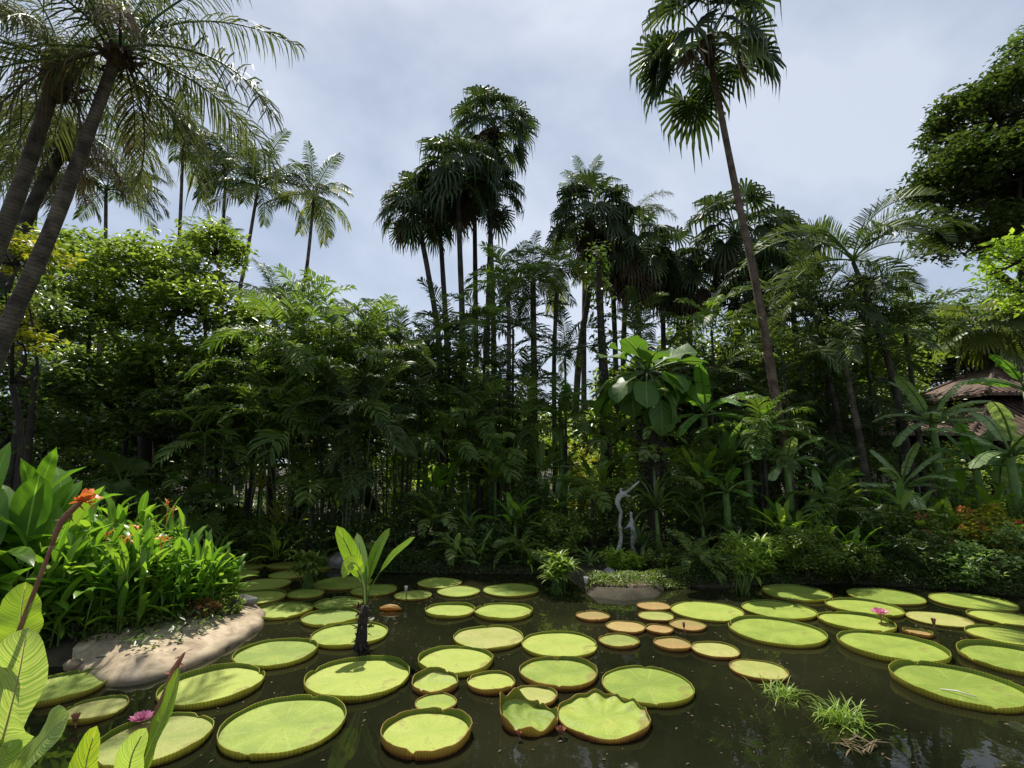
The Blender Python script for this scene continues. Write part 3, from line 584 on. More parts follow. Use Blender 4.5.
# feather palms right
AF = [('arch_feather', .75, 0, 4), ('dark_feather', .25, 2, 4)]
rp = [
 (853, 262, [(920, 14.2), (893, 380), (872, 310)], 1.05, 'feather palm with arching comb-like fronds, tallest by the pavilion side'),
 (866, 300, [(905, 14.8), (897, 400), (880, 340)], .8, 'thin feather palm leaning close beside the comb-frond palm'),
 (806, 318, [(845, 15.2), (838, 420), (822, 360)], .95, 'dark feather palm whose crown hangs before the tall reddish trunk'),
 (842, 350, [(872, 13.8), (860, 440), (850, 390)], .8, 'low feather palm with pale streaked stem in the right clump'),
 (905, 330, [(925, 16), (918, 430), (912, 380)], .7, 'feather palm in shade before the dark hillside trees'),
]
for i, (px, py, tr, sc, lb) in enumerate(rp):
    (b0, Y), (x1, y1), (x2, y2) = tr
    palm('feather_palm', lb, [base_of(b0, Y), at(x1, y1, Y), at(x2, y2, Y), at(px, py, Y)], .11, .06, AF if i in (0, 1) else [('dark_feather', 1, 0, 4)], 14, sc * 1.08, 'palm_bark_dark' if i != 3 else 'palm_bark', 80 + i)
palm('fan_palm', 'pale yellowish fan palm on the slope above the pavilion roof', [base_of(992, 21), at(990, 400, 21), at(988, 330, 21)], .22, .18, [('fan_pale', 1, 0, 4)], 22, 1.05, 'palm_bark_dark', 90)

# cane palm thickets (many canes, one clump = one thing)
def cane_clump(label, px, Y, n, h, spread, key='areca', sc=1.0, seed=1, fr=6, cane_r=.028, name='cane_palm'):
    rs = np.random.default_rng(seed * 7); x = bx(px, Y); b = np.array([x, Y, gz(x, Y)]); root = thing(name, label, 'palm', b)
    for i in range(n):
        hh = h * rs.uniform(.45, 1.0); th = rs.random() * 6.28; rr = rs.random() ** .5 * spread * .45; o = np.array([math.cos(th) * rr, math.sin(th) * rr, 0])
        tp = o * 2.0 + np.array([rs.normal() * .2, rs.normal() * .2, hh]); P = spline([o - [0, 0, .1], o * 1.25 + [0, 0, hh * .5], tp], 8); cb = MB(); cb.tube(P, np.linspace(cane_r, cane_r * .6, 8), 6); cb.build('cane', M['cane'], root)
        yw = rs.random() * 6
        for k in range(fr):
            v = min(int((k + rs.random() * .6) / fr * len(FR[key])), len(FR[key]) - 1); yw += 2.4
            link('frond', FR[key][v], root, tuple(P[-1] + [0, 0, -.04 * k]), (rs.normal() * .1, rs.normal() * .1, yw), sc * rs.uniform(.75, 1.1))
    return root
cane_clump('dense thicket of thin cane palms, tallest mass left of the central fan palm trunks', 345, 14.5, 14, 6.6, 1.7, 'areca', 1.0, 1)
cane_clump('dark cane palm thicket whose crown spreads toward the bushy blue green palm', 300, 14, 10, 5.6, 1.5, 'areca', 1.0, 2)
cane_clump('cane palm thicket in deep shade beside the central fan palm trunks', 398, 15, 12, 6.0, 1.5, 'dark_feather', .8, 3)
cane_clump('shaded thicket of slender canes in front of the central fan palm trunks', 352, 13.2, 10, 3.9, 1.2, 'dark_feather', .62, 4)
cane_clump('slim cane palms with gaps of bright green showing between their stems', 450, 15, 7, 5.0, 1.0, 'areca', .75, 5, fr=5)
cane_clump('cane palms under the pale sky gap behind the low shrubs', 520, 15, 7, 3.9, 1.2, 'areca', .8, 6, fr=5)
cane_clump('low cane palms at the foot of the large leafy tree', 225, 13.6, 6, 3.2, 1.0, 'small_feather', 1.0, 7, fr=5)
cane_clump('cane palms below the broad fan palm, lit at their tops', 748, 15.5, 7, 4.2, 1.3, 'areca', .8, 8, fr=5)
cane_clump('feathery clump hanging over the right feather palm stems', 800, 15.6, 6, 4.0, 1.1, 'dark_feather', .8, 9, fr=6)
cane_clump('dark feathery clump under the comb-frond palm', 868, 15.8, 5, 4.2, 1.1, 'dark_feather', .8, 10, fr=6)
cane_clump('thin cane palms in the dark hollow left of the bushy palm', 255, 16, 6, 5.0, 1.0, 'areca', .9, 11, fr=5)

# ------------------------------------------------------------------ broadleaf trees
def blob(px, py, Y, rx, ry, rz): return (at(px, py, Y), (rx, ry, rz))
tree('large leafy tree with sunlit green crown behind the heliconia bank', base_of(150, 16), [blob(150, 285, 16, 2.2, 2.0, 1.6), blob(90, 330, 15.5, 2.0, 2.0, 1.5), blob(205, 320, 15.5, 1.9, 1.8, 1.4), blob(60, 265, 17, 1.8, 1.8, 1.3), blob(175, 370, 14.8, 2.0, 1.6, 1.2), blob(110, 400, 15, 1.9, 1.7, 1.2), blob(215, 255, 17, 1.2, 1.2, 1.0)],
     .21, 1.15, 'mid', 'bark_dark', .26, clump=.62, per=60, seed=3)
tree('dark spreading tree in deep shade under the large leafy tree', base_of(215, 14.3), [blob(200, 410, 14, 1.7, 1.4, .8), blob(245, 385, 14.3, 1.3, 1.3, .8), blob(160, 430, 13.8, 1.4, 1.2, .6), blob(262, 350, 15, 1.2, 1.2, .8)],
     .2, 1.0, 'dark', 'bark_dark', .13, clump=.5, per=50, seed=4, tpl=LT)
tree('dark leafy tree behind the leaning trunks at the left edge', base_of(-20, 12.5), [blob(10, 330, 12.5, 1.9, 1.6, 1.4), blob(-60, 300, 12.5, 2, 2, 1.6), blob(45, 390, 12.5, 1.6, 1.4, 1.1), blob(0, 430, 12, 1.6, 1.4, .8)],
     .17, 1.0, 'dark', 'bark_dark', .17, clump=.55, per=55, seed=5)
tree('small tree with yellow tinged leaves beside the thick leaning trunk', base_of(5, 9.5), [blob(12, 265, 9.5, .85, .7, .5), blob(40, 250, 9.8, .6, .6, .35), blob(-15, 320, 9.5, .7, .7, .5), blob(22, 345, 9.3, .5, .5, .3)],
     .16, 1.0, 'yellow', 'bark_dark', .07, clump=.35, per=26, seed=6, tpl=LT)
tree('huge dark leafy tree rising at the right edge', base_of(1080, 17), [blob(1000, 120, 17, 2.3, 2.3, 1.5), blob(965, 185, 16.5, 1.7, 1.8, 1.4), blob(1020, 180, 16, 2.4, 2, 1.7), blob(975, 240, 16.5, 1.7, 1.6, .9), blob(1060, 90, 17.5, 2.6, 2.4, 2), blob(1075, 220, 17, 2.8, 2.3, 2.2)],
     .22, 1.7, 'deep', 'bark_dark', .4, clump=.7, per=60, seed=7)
tree('leafy branch end of a taller tree at the top of the right edge', base_of(1240, 12), [blob(1027, 48, 12, .45, .5, .5), blob(1075, 20, 12, 1, 1, .8)],
     .15, .9, 'dark', 'bark_dark', .2, clump=.35, per=22, seed=8)
tree('tree with bright lime leaves reaching in below the huge dark tree', base_of(1130, 9.5), [blob(1020, 262, 9.5, .75, .8, .42), blob(1050, 300, 9.5, .9, .9, .5)],
     .16, 1.1, 'lime', 'bark_dark', .12, clump=.35, per=30, seed=9, tpl=LT)
# hillside and far trees
far_trees = [
 (20, 300, 34, 4.5, 3.6, 'dark', 'tall dark tree far behind the leaning trunks'),
 (130, 360, 33, 4.5, 3.2, 'mid', 'far tree hidden behind the large leafy tree'),
 (240, 375, 33, 4, 3, 'dark', 'far dark tree seen between the slim palm stems'),
 (330, 385, 32, 4, 3, 'mid', 'far tree behind the tallest cane thicket'),
 (425, 420, 33, 3.6, 2.4, 'lime', 'bright green far tree behind the central fan palm trunks'),
 (500, 430, 34, 3.6, 2.2, 'lime', 'bright green far tree below the small grey stemmed palm'),
 (590, 430, 32, 3.6, 2.2, 'lime', 'bright green far tree seen under the ivy covered trunk'),
 (670, 400, 31, 3.8, 3.0, 'mid', 'far tree behind the giant leaved plant'),
 (745, 385, 30, 3.2, 2.8, 'mid', 'far tree behind the tall reddish palm trunk'),
 (900, 335, 32, 4.0, 3.2, 'mid', 'rounded far tree on the rise beyond the comb-frond palm'),
 (960, 315, 30, 3.6, 3.4, 'dark', 'dark far tree above the pavilion, beside the open sky'),
 (1040, 320, 27, 3.4, 3.6, 'dark', 'dark far tree behind the pale yellowish fan palm'),
 (830, 350, 31, 3.4, 2.8, 'dark', 'far dark tree screened by the right feather palms'),
 (30, 400, 21, 3.2, 2.2, 'dark', 'low crowned tree in the shade behind the left edge trunks'),
 (120, 415, 20, 3.0, 2.0, 'dark', 'low crowned tree filling the hollow under the large leafy tree'),
 (215, 410, 20, 2.8, 2.0, 'dark', 'low crowned tree behind the dark spreading tree'),
 (300, 370, 20, 2.8, 2.4, 'dark', 'tree filling the back of the cane thicket'),
 (375, 365, 21, 2.8, 2.4, 'dark', 'tree behind the thicket, just left of the central trunks'),
 (455, 415, 23, 2.6, 1.9, 'mid', 'low crowned tree behind the central fan palm trunks'),
 (525, 430, 24, 2.6, 1.7, 'mid', 'low crowned tree behind the small grey stemmed palm'),
 (650, 375, 22, 2.6, 2.2, 'mid', 'tree rising just behind the giant leaved plant'),
 (715, 365, 22, 2.6, 2.3, 'dark', 'tree between the giant leaved plant and the tall reddish trunk'),
 (690, 350, 24, 2.8, 2.4, 'dark', 'dark tree closing the gap beneath the hanging dead leaves'),
 (775, 345, 25, 3.0, 2.6, 'dark', 'dark tree closing the gap beside the tall reddish trunk'),
 (480, 385, 20, 1.8, 1.7, 'dark', 'dark tree packed among the central trunks'),
 (785, 365, 22, 2.6, 2.4, 'mid', 'tree just right of the tall reddish trunk'),
 (850, 360, 22, 2.6, 2.4, 'mid', 'tree behind the comb-frond palm trunk'),
]
for i, (px, py, Y, rw, rh, mt, lb) in enumerate(far_trees):
    c = at(px, py, Y); c[2] = max(c[2] - rh * .4, 1.5); rs = np.random.default_rng(i)
    bl = [(c, (rw, rw, rh))] + [(c + np.array([rs.normal() * rw * .6, rs.normal() * 1.0, -rh * .5 + rs.normal() * .6]), (rw * .6, rw * .6, rh * .7)) for _ in range(3)]
    tree(lb, base_of(px, Y), bl, .34, .55, mt, 'bark_dark', .28, 'trees beyond the garden', clump=1.1, per=70, seed=30 + i)
fw = MB(); K = 520; fx = rng.uniform(-75, 75, K); fy = rng.uniform(46, 62, K); fz = rng.uniform(.5, 7.5, K) + 1.2 * np.sin(fx * .2)
cloud(fw, np.stack([fx, fy, fz], 1), rng.uniform(1.4, 2.6, K), 90, .6, QT, .4)
tag(fw.build('far_woods', M['dark']), 'mass of far woodland closing off the garden', 'woods', kind='stuff')

# ------------------------------------------------------------------ ivy covered trunk and other bare stems
def trunk_with_ivy(label, pts, r, seed=1, ivy=.22, mat='dark', n=700):
    base = np.array(pts[0]); root = thing('ivy_trunk', label, 'tree', base); P = spline([np.array(p) - base for p in pts], 16); tb = MB(); P[0, 2] -= .2; tb.tube(P, np.linspace(r, r * .55, 16), 9); tb.build('trunk', M['bark_dark'], root)
    rs = np.random.default_rng(seed); k = rs.integers(0, 15, n); f = rs.random(n)[:, None]; c = P[k] * (1 - f) + P[k + 1] * f; d = rs.normal(size=(n, 3)); d /= np.linalg.norm(d, axis=1)[:, None]
    mb = MB(); mb.stamp(LTw[0], LTw[1], rand_rot(n, .3, rs.uniform(.1, .22, n), rs), c + d * ivy * rs.random((n, 1)) ** .5 + d * r, 0); mb.build('ivy', M[mat], root); return root
trunk_with_ivy('straight trunk wrapped in climbing leaves beside the giant leaved plant', [base_of(606, 15), at(604, 400, 15), at(600, 300, 15), at(598, 250, 15)], .15, 2, .25)
for i, (px, x2, Y, tp, lb) in enumerate([(8, 24, 11, 355, 'dark thin trunk slanting up at the left edge'), (22, 36, 11, 360, 'dark thin trunk next to the slanting one at the left edge'), (118, 130, 14.5, 395, 'thin dark trunk rising behind the heliconia bank'),
                                   (206, 210, 12.6, 470, 'short dark trunk under the small lit fan leaf'), (478, 482, 15, 425, 'thin straight trunk beside the lit gap in the thicket')]):
    trunk_with_ivy(lb, [base_of(px, Y), at((px + x2) / 2, (tp + 520) / 2, Y), at(x2, tp, Y)], .09, 60 + i, .2, 'dark', 150)

# giant leaved plant on its trunk
gx = bx(652, 13); root = thing('giant_leaved_plant', 'plant with a ring of giant round leaves on top of a dark shaggy trunk', 'plant', (gx, 13, gz(gx, 13)))
topz = at(652, 372, 13)[2] - gz(gx, 13); tb = MB(); tb.tube(spline([(0, 0, -.2), (.05, 0, topz * .5), (0, 0, topz)], 12), np.linspace(.2, .16, 12) * (1 + .12 * np.sin(np.arange(12) * 2)), 10)
rs = np.random.default_rng(5); k = 420; th = rs.random(k) * 6.28; zz = rs.uniform(topz * .3, topz, k); tb.stamp(LTn[0], LTn[1], rand_rot(k, .1, rs.uniform(.2, .5, k), rs), np.stack([np.cos(th) * .2, np.sin(th) * .2, zz], 1)); tb.build('trunk', M['bark_dark'], root)
for i in range(34):
    e = [44, 28, 16, 4, -8, -22, -42][min(i // 5, 6)] + rs.normal() * 13; yw = i * 2.4 + rs.normal() * .2; Ln = rs.uniform(.55, 1.0); pt = rs.uniform(.45, 1.05) * (.55 if i < 5 else 1)
    V, Fq, uv = blade(Ln, Ln * rs.uniform(.7, .95), R(e), .75 + (.5 if e < 12 else 0), .16, 10, (.38, 1.0), pt, .16, 400 + i, twist=rs.normal() * .5)
    lb = MB(); lb.add(yaw(V, yw) + [0, 0, topz], Fq, 0, uv); c_, a_ = arc(Ln + pt, R(e), .75 + (.5 if e < 12 else 0), 10, 1.3)
    lb.tube(yaw(c_ - [0, 0, .012], yw) + [0, 0, topz], np.linspace(.03, .008, 11), 5, 1); lb.build('leaf', [M['giant'], M['stem']], root)

for i in range(26):
    link('frond', FR['fern'][rs.integers(0, 4)], root, (rs.normal() * .12, rs.normal() * .12, topz * rs.uniform(.35, .95)), (rs.normal() * .2, rs.normal() * .2, i * 2.4), rs.uniform(.8, 1.3))
# ------------------------------------------------------------------ pavilion, railings
m, t, N_, L_ = newmat('roof_tiles')
tc = N_('ShaderNodeTexCoord'); wv = N_('ShaderNodeTexWave'); wv.inputs['Scale'].default_value = 2.2; wv.bands_direction = 'X'; L_(tc.outputs['Object'], wv.inputs['Vector'])
nz = N_('ShaderNodeTexNoise'); nz.inputs['Scale'].default_value = 3; nz.inputs['Detail'].default_value = 8; L_(tc.outputs['Object'], nz.inputs['Vector'])
r = ramp(N_, [(.3, (.05, .036, .026)), (.5, (.14, .085, .058)), (.75, (.24, .17, .125))]); L_(nz.outputs['Fac'], r.inputs[0])
p = N_('ShaderNodeBsdfPrincipled'); p.inputs['Roughness'].default_value = .85; L_(r.outputs[0], p.inputs['Base Color'])
b = N_('ShaderNodeBump'); b.inputs['Strength'].default_value = .7; b.inputs['Distance'].default_value = .08; L_(wv.outputs['Fac'], b.inputs['Height']); L_(b.outputs[0], p.inputs['Normal'])
o = N_('ShaderNodeOutputMaterial'); L_(p.outputs[0], o.inputs[0]); M['tile'] = m
M['timber'] = rough_mat('dark_timber', (.04, .028, .02), (.09, .065, .045), 6, stretch=(1, 1, .2))
M['wall'] = rough_mat('rendered_wall', (.35, .33, .29), (.5, .47, .42), 3, bump=.2)
M['metal_grey'] = rough_mat('pale_rail_paint', (.3, .3, .28), (.5, .5, .47), 8, bump=.1, rough=.5)
def hip(mb, cx, cy, hx, hy, tx, ty, z0, z1, th=.12):
    V = [(cx - hx, cy - hy, z0), (cx + hx, cy - hy, z0), (cx + hx, cy + hy, z0), (cx - hx, cy + hy, z0), (cx - tx, cy - ty, z1), (cx + tx, cy - ty, z1), (cx + tx, cy + ty, z1), (cx - tx, cy + ty, z1)]
    V += [(x, y, z - th) for x, y, z in V]
    Fq = [(0, 1, 5, 4), (1, 2, 6, 5), (2, 3, 7, 6), (3, 0, 4, 7), (4, 5, 6, 7), (9, 8, 12, 13), (10, 9, 13, 14), (11, 10, 14, 15), (8, 11, 15, 12), (13, 12, 15, 14), (0, 8, 9, 1), (1, 9, 10, 2), (2, 10, 11, 3), (3, 11, 8, 0)]
    mb.add(V, np.array(Fq), 0, smooth=False)
    for a_, b_ in ((0, 4), (1, 5), (2, 6), (3, 7)): mb.tube([V[a_], V[b_]], .09, 6)
    # tile courses as thin raised rolls on the front slope
    n = int(2 * hx / .24)
    for i in range(n):
        f = -1 + 2 * (i + .5) / n; x0 = cx + f * hx; e = max(0, (abs(f) * hx - tx) / max(hx - tx, 1e-6)); x1 = x0; y0 = cy - hy; zt = z1 - (z1 - z0) * e; yt = cy - ty - (hy - ty) * e
        if zt - z0 > .05: mb.tube([(x0, y0, z0 + .02), (x1, yt, zt + .02)], .045, 5, cap=False)
pvx, pvy = at(1004, 400, 21)[0], 21.0; gzp = gz(pvx, pvy); pr = thing('garden_pavilion', 'two-tiered pavilion with weathered red tile roof beyond the banana plants', 'pavilion', (pvx, pvy, gzp))
zz = lambda py, Y: at(1012, py, Y)[2] - gzp
rb = MB(); hip(rb, 0, 0, 5.2, 4.0, 1.9, 1.5, zz(437, 17), zz(397, 19.5)); rb.build('lower_roof', M['tile'], pr)
rb = MB(); hip(rb, 0, 0, 2.9, 2.4, .5, .3, zz(392, 18.6), zz(368, 20.7)); rb.build('upper_roof', M['tile'], pr)
rb = MB(); rb.box((0, 0, zz(393, 19.5)), (3.5, 2.7, .7)); rb.build('clerestory', M['timber'], pr)
for sx in (-4.4, -1.5, 1.5, 4.4):
    for sy in (-3.2, 3.2):
        h = zz(430, 17) ; cb = MB(); cb.box((sx, sy, h / 2), (.2, .2, h)); cb.build('post', M['timber'], pr)
cb = MB(); cb.box((0, 2.4, 1.5), (8.6, .2, 3.0)); cb.build('back_wall', M['wall'], pr)
# lower lean-to roof of a second shelter to the left of the pavilion
lx, ly = at(893, 428, 19)[0], 19.0; gl = gz(lx, ly); sr = thing('garden_shelter', 'low flat roofed shelter between the feather palm stems and the pavilion', 'shelter', (lx, ly, gl))
z_ = at(893, 428, 19)[2] - gl
rb = MB(); hip(rb, 0, 0, 2.3, 1.6, 1.9, .1, z_ - .25, z_ + .25); rb.build('roof', M['tile'], sr)
for sx in (-2, 2):
    for sy in (-1.3, 1.3):
        cb = MB(); cb.box((sx, sy, z_ / 2 - .2), (.14, .14, z_ - .3)); cb.build('post', M['timber'], sr)
cb = MB(); cb.box((0, 1.3, z_ / 2 - .3), (3.8, .1, z_ - .7)); cb.build('back_wall', M['wall'], sr)
def railing(label, pa, pb, Y, n):
    a_, b_ = at(*pa, Y), at(*pb, Y); g0 = gz((a_[0] + b_[0]) / 2, Y); rt = thing('railing', label, 'railing', (a_[0], Y, g0)); h = a_[2] - g0; L0 = b_[0] - a_[0]
    for hh in (h, h * .8, h * .6):
        q = MB(); q.box((L0 / 2, 0, hh), (L0, .05, .05)); q.build('rail', M['metal_grey'], rt)
    for i in range(n + 1):
        q = MB(); q.box((L0 * i / n, .06, h / 2), (.07, .06, h)); q.build('post', M['metal_grey'], rt)
railing('pale railing glimpsed between the canes behind the central thicket', (400, 452), (545, 452), 21, 8)
railing('pale railing high behind the shade left of the cane thicket', (180, 384), (300, 384), 20, 6)

# ------------------------------------------------------------------ banana and other big leaved plants
bananas = [
 (940, 13.2, 3.2, 11, 1.3, .46, 'banana_pale', 'banana plant with pale torn leaves in front of the pavilion roof'),
 (1014, 11.2, 2.3, 10, 1.4, .38, 'banana_pale', 'banana plant with drooping pale leaves at the right edge'),
 (978, 12.2, 2.0, 9, 1.1, .4, 'banana', 'low banana plant under the pavilion eave'),
 (903, 12.6, 1.5, 9, 1.1, .34, 'banana_pale', 'low pale leaved banana plant by the feather palm stems'),
 (708, 13.6, 3.4, 9, 1.5, .4, 'banana', 'banana plant with broad leaves above the giant leaved plant shoulder'),
 (748, 13.4, 2.8, 9, 1.25, .36, 'banana', 'banana plant with upright sunlit leaves below the broad fan palm'),
 (788, 13.0, 2.2, 8, 1.0, .34, 'banana_pale', 'banana plant with curled pale leaves near the right feather palms'),
 (562, 15.3, 3.4, 7, 1.2, .36, 'banana', 'banana plant in front of the bright far trees'),
 (425, 15.8, 2.0, 7, 1.2, .34, 'banana', 'banana plant glowing in the gap of the cane thicket'),
 (465, 15.2, 1.6, 7, 1.0, .32, 'banana', 'smaller banana plant beside the thin straight trunk'),
 (725, 12.6, 1.5, 7, .85, .3, 'banana', 'short banana plant before the shaded pandanus'),
 (1040, 14.5, 4.2, 9, 1.5, .46, 'banana', 'tall banana plant against the pavilion at the frame edge'),
 (830, 13.6, 1.6, 7, 1.0, .34, 'banana', 'banana plant between the right feather palm stems'),
]
for i, (px, Y, h, n, Ln, W, mt, lb) in enumerate(bananas):
    rosette(lb, (bx(px, Y), Y), n, Ln, W, (2, 80), (.5, 1.4), mt, h, 200 + i, 'banana_plant', 'banana plant', .2, .3, None, .1, torn=True)

# rosettes / pandanus / dracaena
ros = [
 (655, 12.2, 44, 1.3, .075, 1.1, 'dark', 'pandanus', 'dark pandanus with long strap leaves under the giant leaved plant'),
 (700, 12.4, 36, 1.0, .06, .7, 'dark', 'pandanus', 'dark spiky pandanus in deep shade right of the giant leaved plant'),
 (640, 11.8, 30, .8, .05, .4, 'dark', 'pandanus', 'low dark spiky plant just behind the pale statue'),
 (735, 12.0, 30, .9, .06, .35, 'dark', 'pandanus', 'spiky dark plant above the papyrus clump'),
 (590, 11.9, 16, .55, .06, .05, 'silver', 'bromeliad', 'striped silvery strap plant left of the pale statue'),
 (556, 12.1, 16, .5, .06, .05, 'silver', 'bromeliad', 'silvery strap plant behind the yellowish waterside bush'),
 (500, 12.5, 20, .75, .09, .1, 'mid', 'strap_plant', 'strap leaved plant on the far bank below the bright gap'),
 (470, 13.2, 18, .8, .1, .5, 'silver', 'strap_plant', 'pale strap leaved plant under the lit thicket gap'),
 (540, 13.3, 22, .8, .08, .7, 'mid', 'strap_plant', 'strap leaved plant with upright leaves in the centre thicket'),
 (815, 11.6, 12, .8, .16, .15, 'helic', 'ginger_plant', 'bright green paddle leaves above the leafy waterside hedge'),
 (850, 11.4, 12, .8, .15, .15, 'helic', 'ginger_plant', 'bright green paddle leaves beside the right feather palm base'),
 (795, 12.2, 12, .9, .15, .4, 'helic', 'ginger_plant', 'upright paddle leaves behind the leafy waterside hedge'),
 (945, 12.6, 14, .75, .15, .6, 'helic', 'ginger_plant', 'bright green paddle leaves below the low banana leaves'),
 (965, 11.2, 12, .7, .15, .3, 'helic', 'ginger_plant', 'sunlit paddle leaves among the rust coloured shrubs'),
 (880, 12.0, 14, .7, .13, .25, 'helic', 'ginger_plant', 'paddle leaves in half shade between two palm stems'),
 (1015, 11.0, 14, .7, .15, .4, 'silver', 'ginger_plant', 'silvery paddle leaves at the right edge of the bank'),
 (765, 12.7, 14, .9, .18, .6, 'helic', 'ginger_plant', 'broad paddle leaves glowing beneath the banana plants'),
 (330, 12.7, 16, .6, .07, .05, 'mid', 'strap_plant', 'low strap leaved plant at the foot of the cane thicket'),
 (400, 12.5, 18, .6, .07, .05, 'dark', 'strap_plant', 'low dark strap plant on the bank behind the young banana'),
 (280, 13.6, 20, .8, .1, .8, 'yellow', 'dracaena', 'dracaena with yellow green leaves in the shade of the leafy tree'),
 (262, 14.0, 20, .7, .09, 1.6, 'yellow', 'dracaena', 'taller dracaena with yellowing leaves behind the first one'),
 (245, 13.2, 16, .5, .08, .2, 'silver', 'bromeliad', 'pale star shaped plant low under the leafy tree'),
 (170, 12.8, 18, .9, .14, .5, 'mid', 'ginger_plant', 'leafy plant behind the orange flowered heliconias'),
 (745, 10.95, 14, .45, .1, .05, 'lime', 'taro_plant', 'lime green leaves low beside the papyrus clump'),
]
ros += [
 (470, 12.0, 12, .6, .15, .25, 'silver', 'ginger_plant', 'pale paddle leaves at the water side under the thin canes'),
 (515, 12.9, 14, .8, .17, .7, 'helic', 'ginger_plant', 'fresh green paddle leaves in the centre planting behind the ferns'),
 (560, 13.4, 14, .85, .18, 1.1, 'silver', 'ginger_plant', 'pale paddle leaves standing over the rounded green shrub'),
 (600, 14.2, 14, .9, .2, 1.5, 'helic', 'ginger_plant', 'tall paddle leaves at the foot of the ivy covered trunk'),
 (440, 14.2, 14, .9, .2, 1.4, 'helic', 'ginger_plant', 'tall paddle leaves lit beside the central fan palm trunks'),
 (495, 14.4, 14, .9, .2, 1.7, 'lime', 'ginger_plant', 'lime paddle leaves between the thin canes'),
 (540, 14.8, 14, .9, .2, 2.0, 'silver', 'ginger_plant', 'pale paddle leaves high in the centre planting'),
 (780, 11.9, 12, .7, .17, .7, 'lime', 'ginger_plant', 'lime paddle leaves directly behind the lighter leafy shrub'),
 (830, 12.9, 14, .85, .2, 1.2, 'silver', 'ginger_plant', 'pale paddle leaves between the tall reddish trunk and the right palms'),
 (700, 13.2, 14, .85, .2, 1.7, 'lime', 'ginger_plant', 'lime paddle leaves over the dark spiky pandanus'),
 (730, 13.3, 14, .9, .22, 2.2, 'silver', 'ginger_plant', 'pale paddle leaves under the upright banana leaves'),
 (905, 12.0, 13, .75, .18, .9, 'silver', 'ginger_plant', 'pale paddle leaves just right of the right palm stems'),
 (925, 11.7, 13, .75, .18, .55, 'lime', 'ginger_plant', 'lime paddle leaves over the shrub with pale speckles'),
 (955, 12.9, 14, .85, .2, 1.3, 'helic', 'ginger_plant', 'green paddle leaves under the pale torn banana leaves'),
 (990, 11.8, 13, .8, .2, .95, 'lime', 'ginger_plant', 'lime paddle leaves above the coral flowers'),
 (1005, 12.6, 13, .9, .22, 1.5, 'silver', 'ginger_plant', 'pale paddle leaves below the pavilion roof edge'),
 (1022, 11.5, 13, .8, .2, .9, 'helic', 'ginger_plant', 'green paddle leaves cut by the right edge above the silvery shrub'),
 (870, 12.6, 13, .8, .18, .9, 'helic', 'ginger_plant', 'green paddle leaves behind the pale streaked stem'),
 (225, 12.3, 12, .6, .13, .3, 'silver', 'ginger_plant', 'pale paddle leaves low in the shade by the shaded pads'),
 (285, 12.6, 12, .6, .13, .25, 'lime', 'ginger_plant', 'lime paddle leaves low on the bank under the yellow dracaena'),
 (660, 11.7, 26, .7, .045, .1, 'mid', 'spider_plant', 'grassy plant on the bank right of the statues'),
 (700, 11.3, 26, .7, .045, .1, 'mid', 'spider_plant', 'grassy plant on the bank behind the coral pads'),
 (530, 12.1, 26, .6, .045, .05, 'lime', 'spider_plant', 'light grassy plant on the bank behind the far flat pad'),
]
for i, (px, Y, n, Ln, W, h, mt, nm, lb) in enumerate(ros):
    wide = W > .12
    rosette(lb, (bx(px, Y), Y), n, Ln, W, (15, 85), (.4, 1.0) if wide else (.7, 1.7), mt, h, 300 + i, nm, nm.replace('_', ' '), .3, .25 if wide else 0, stem_r=.05 if h > .25 else 0, spread=.14 if wide else .04)

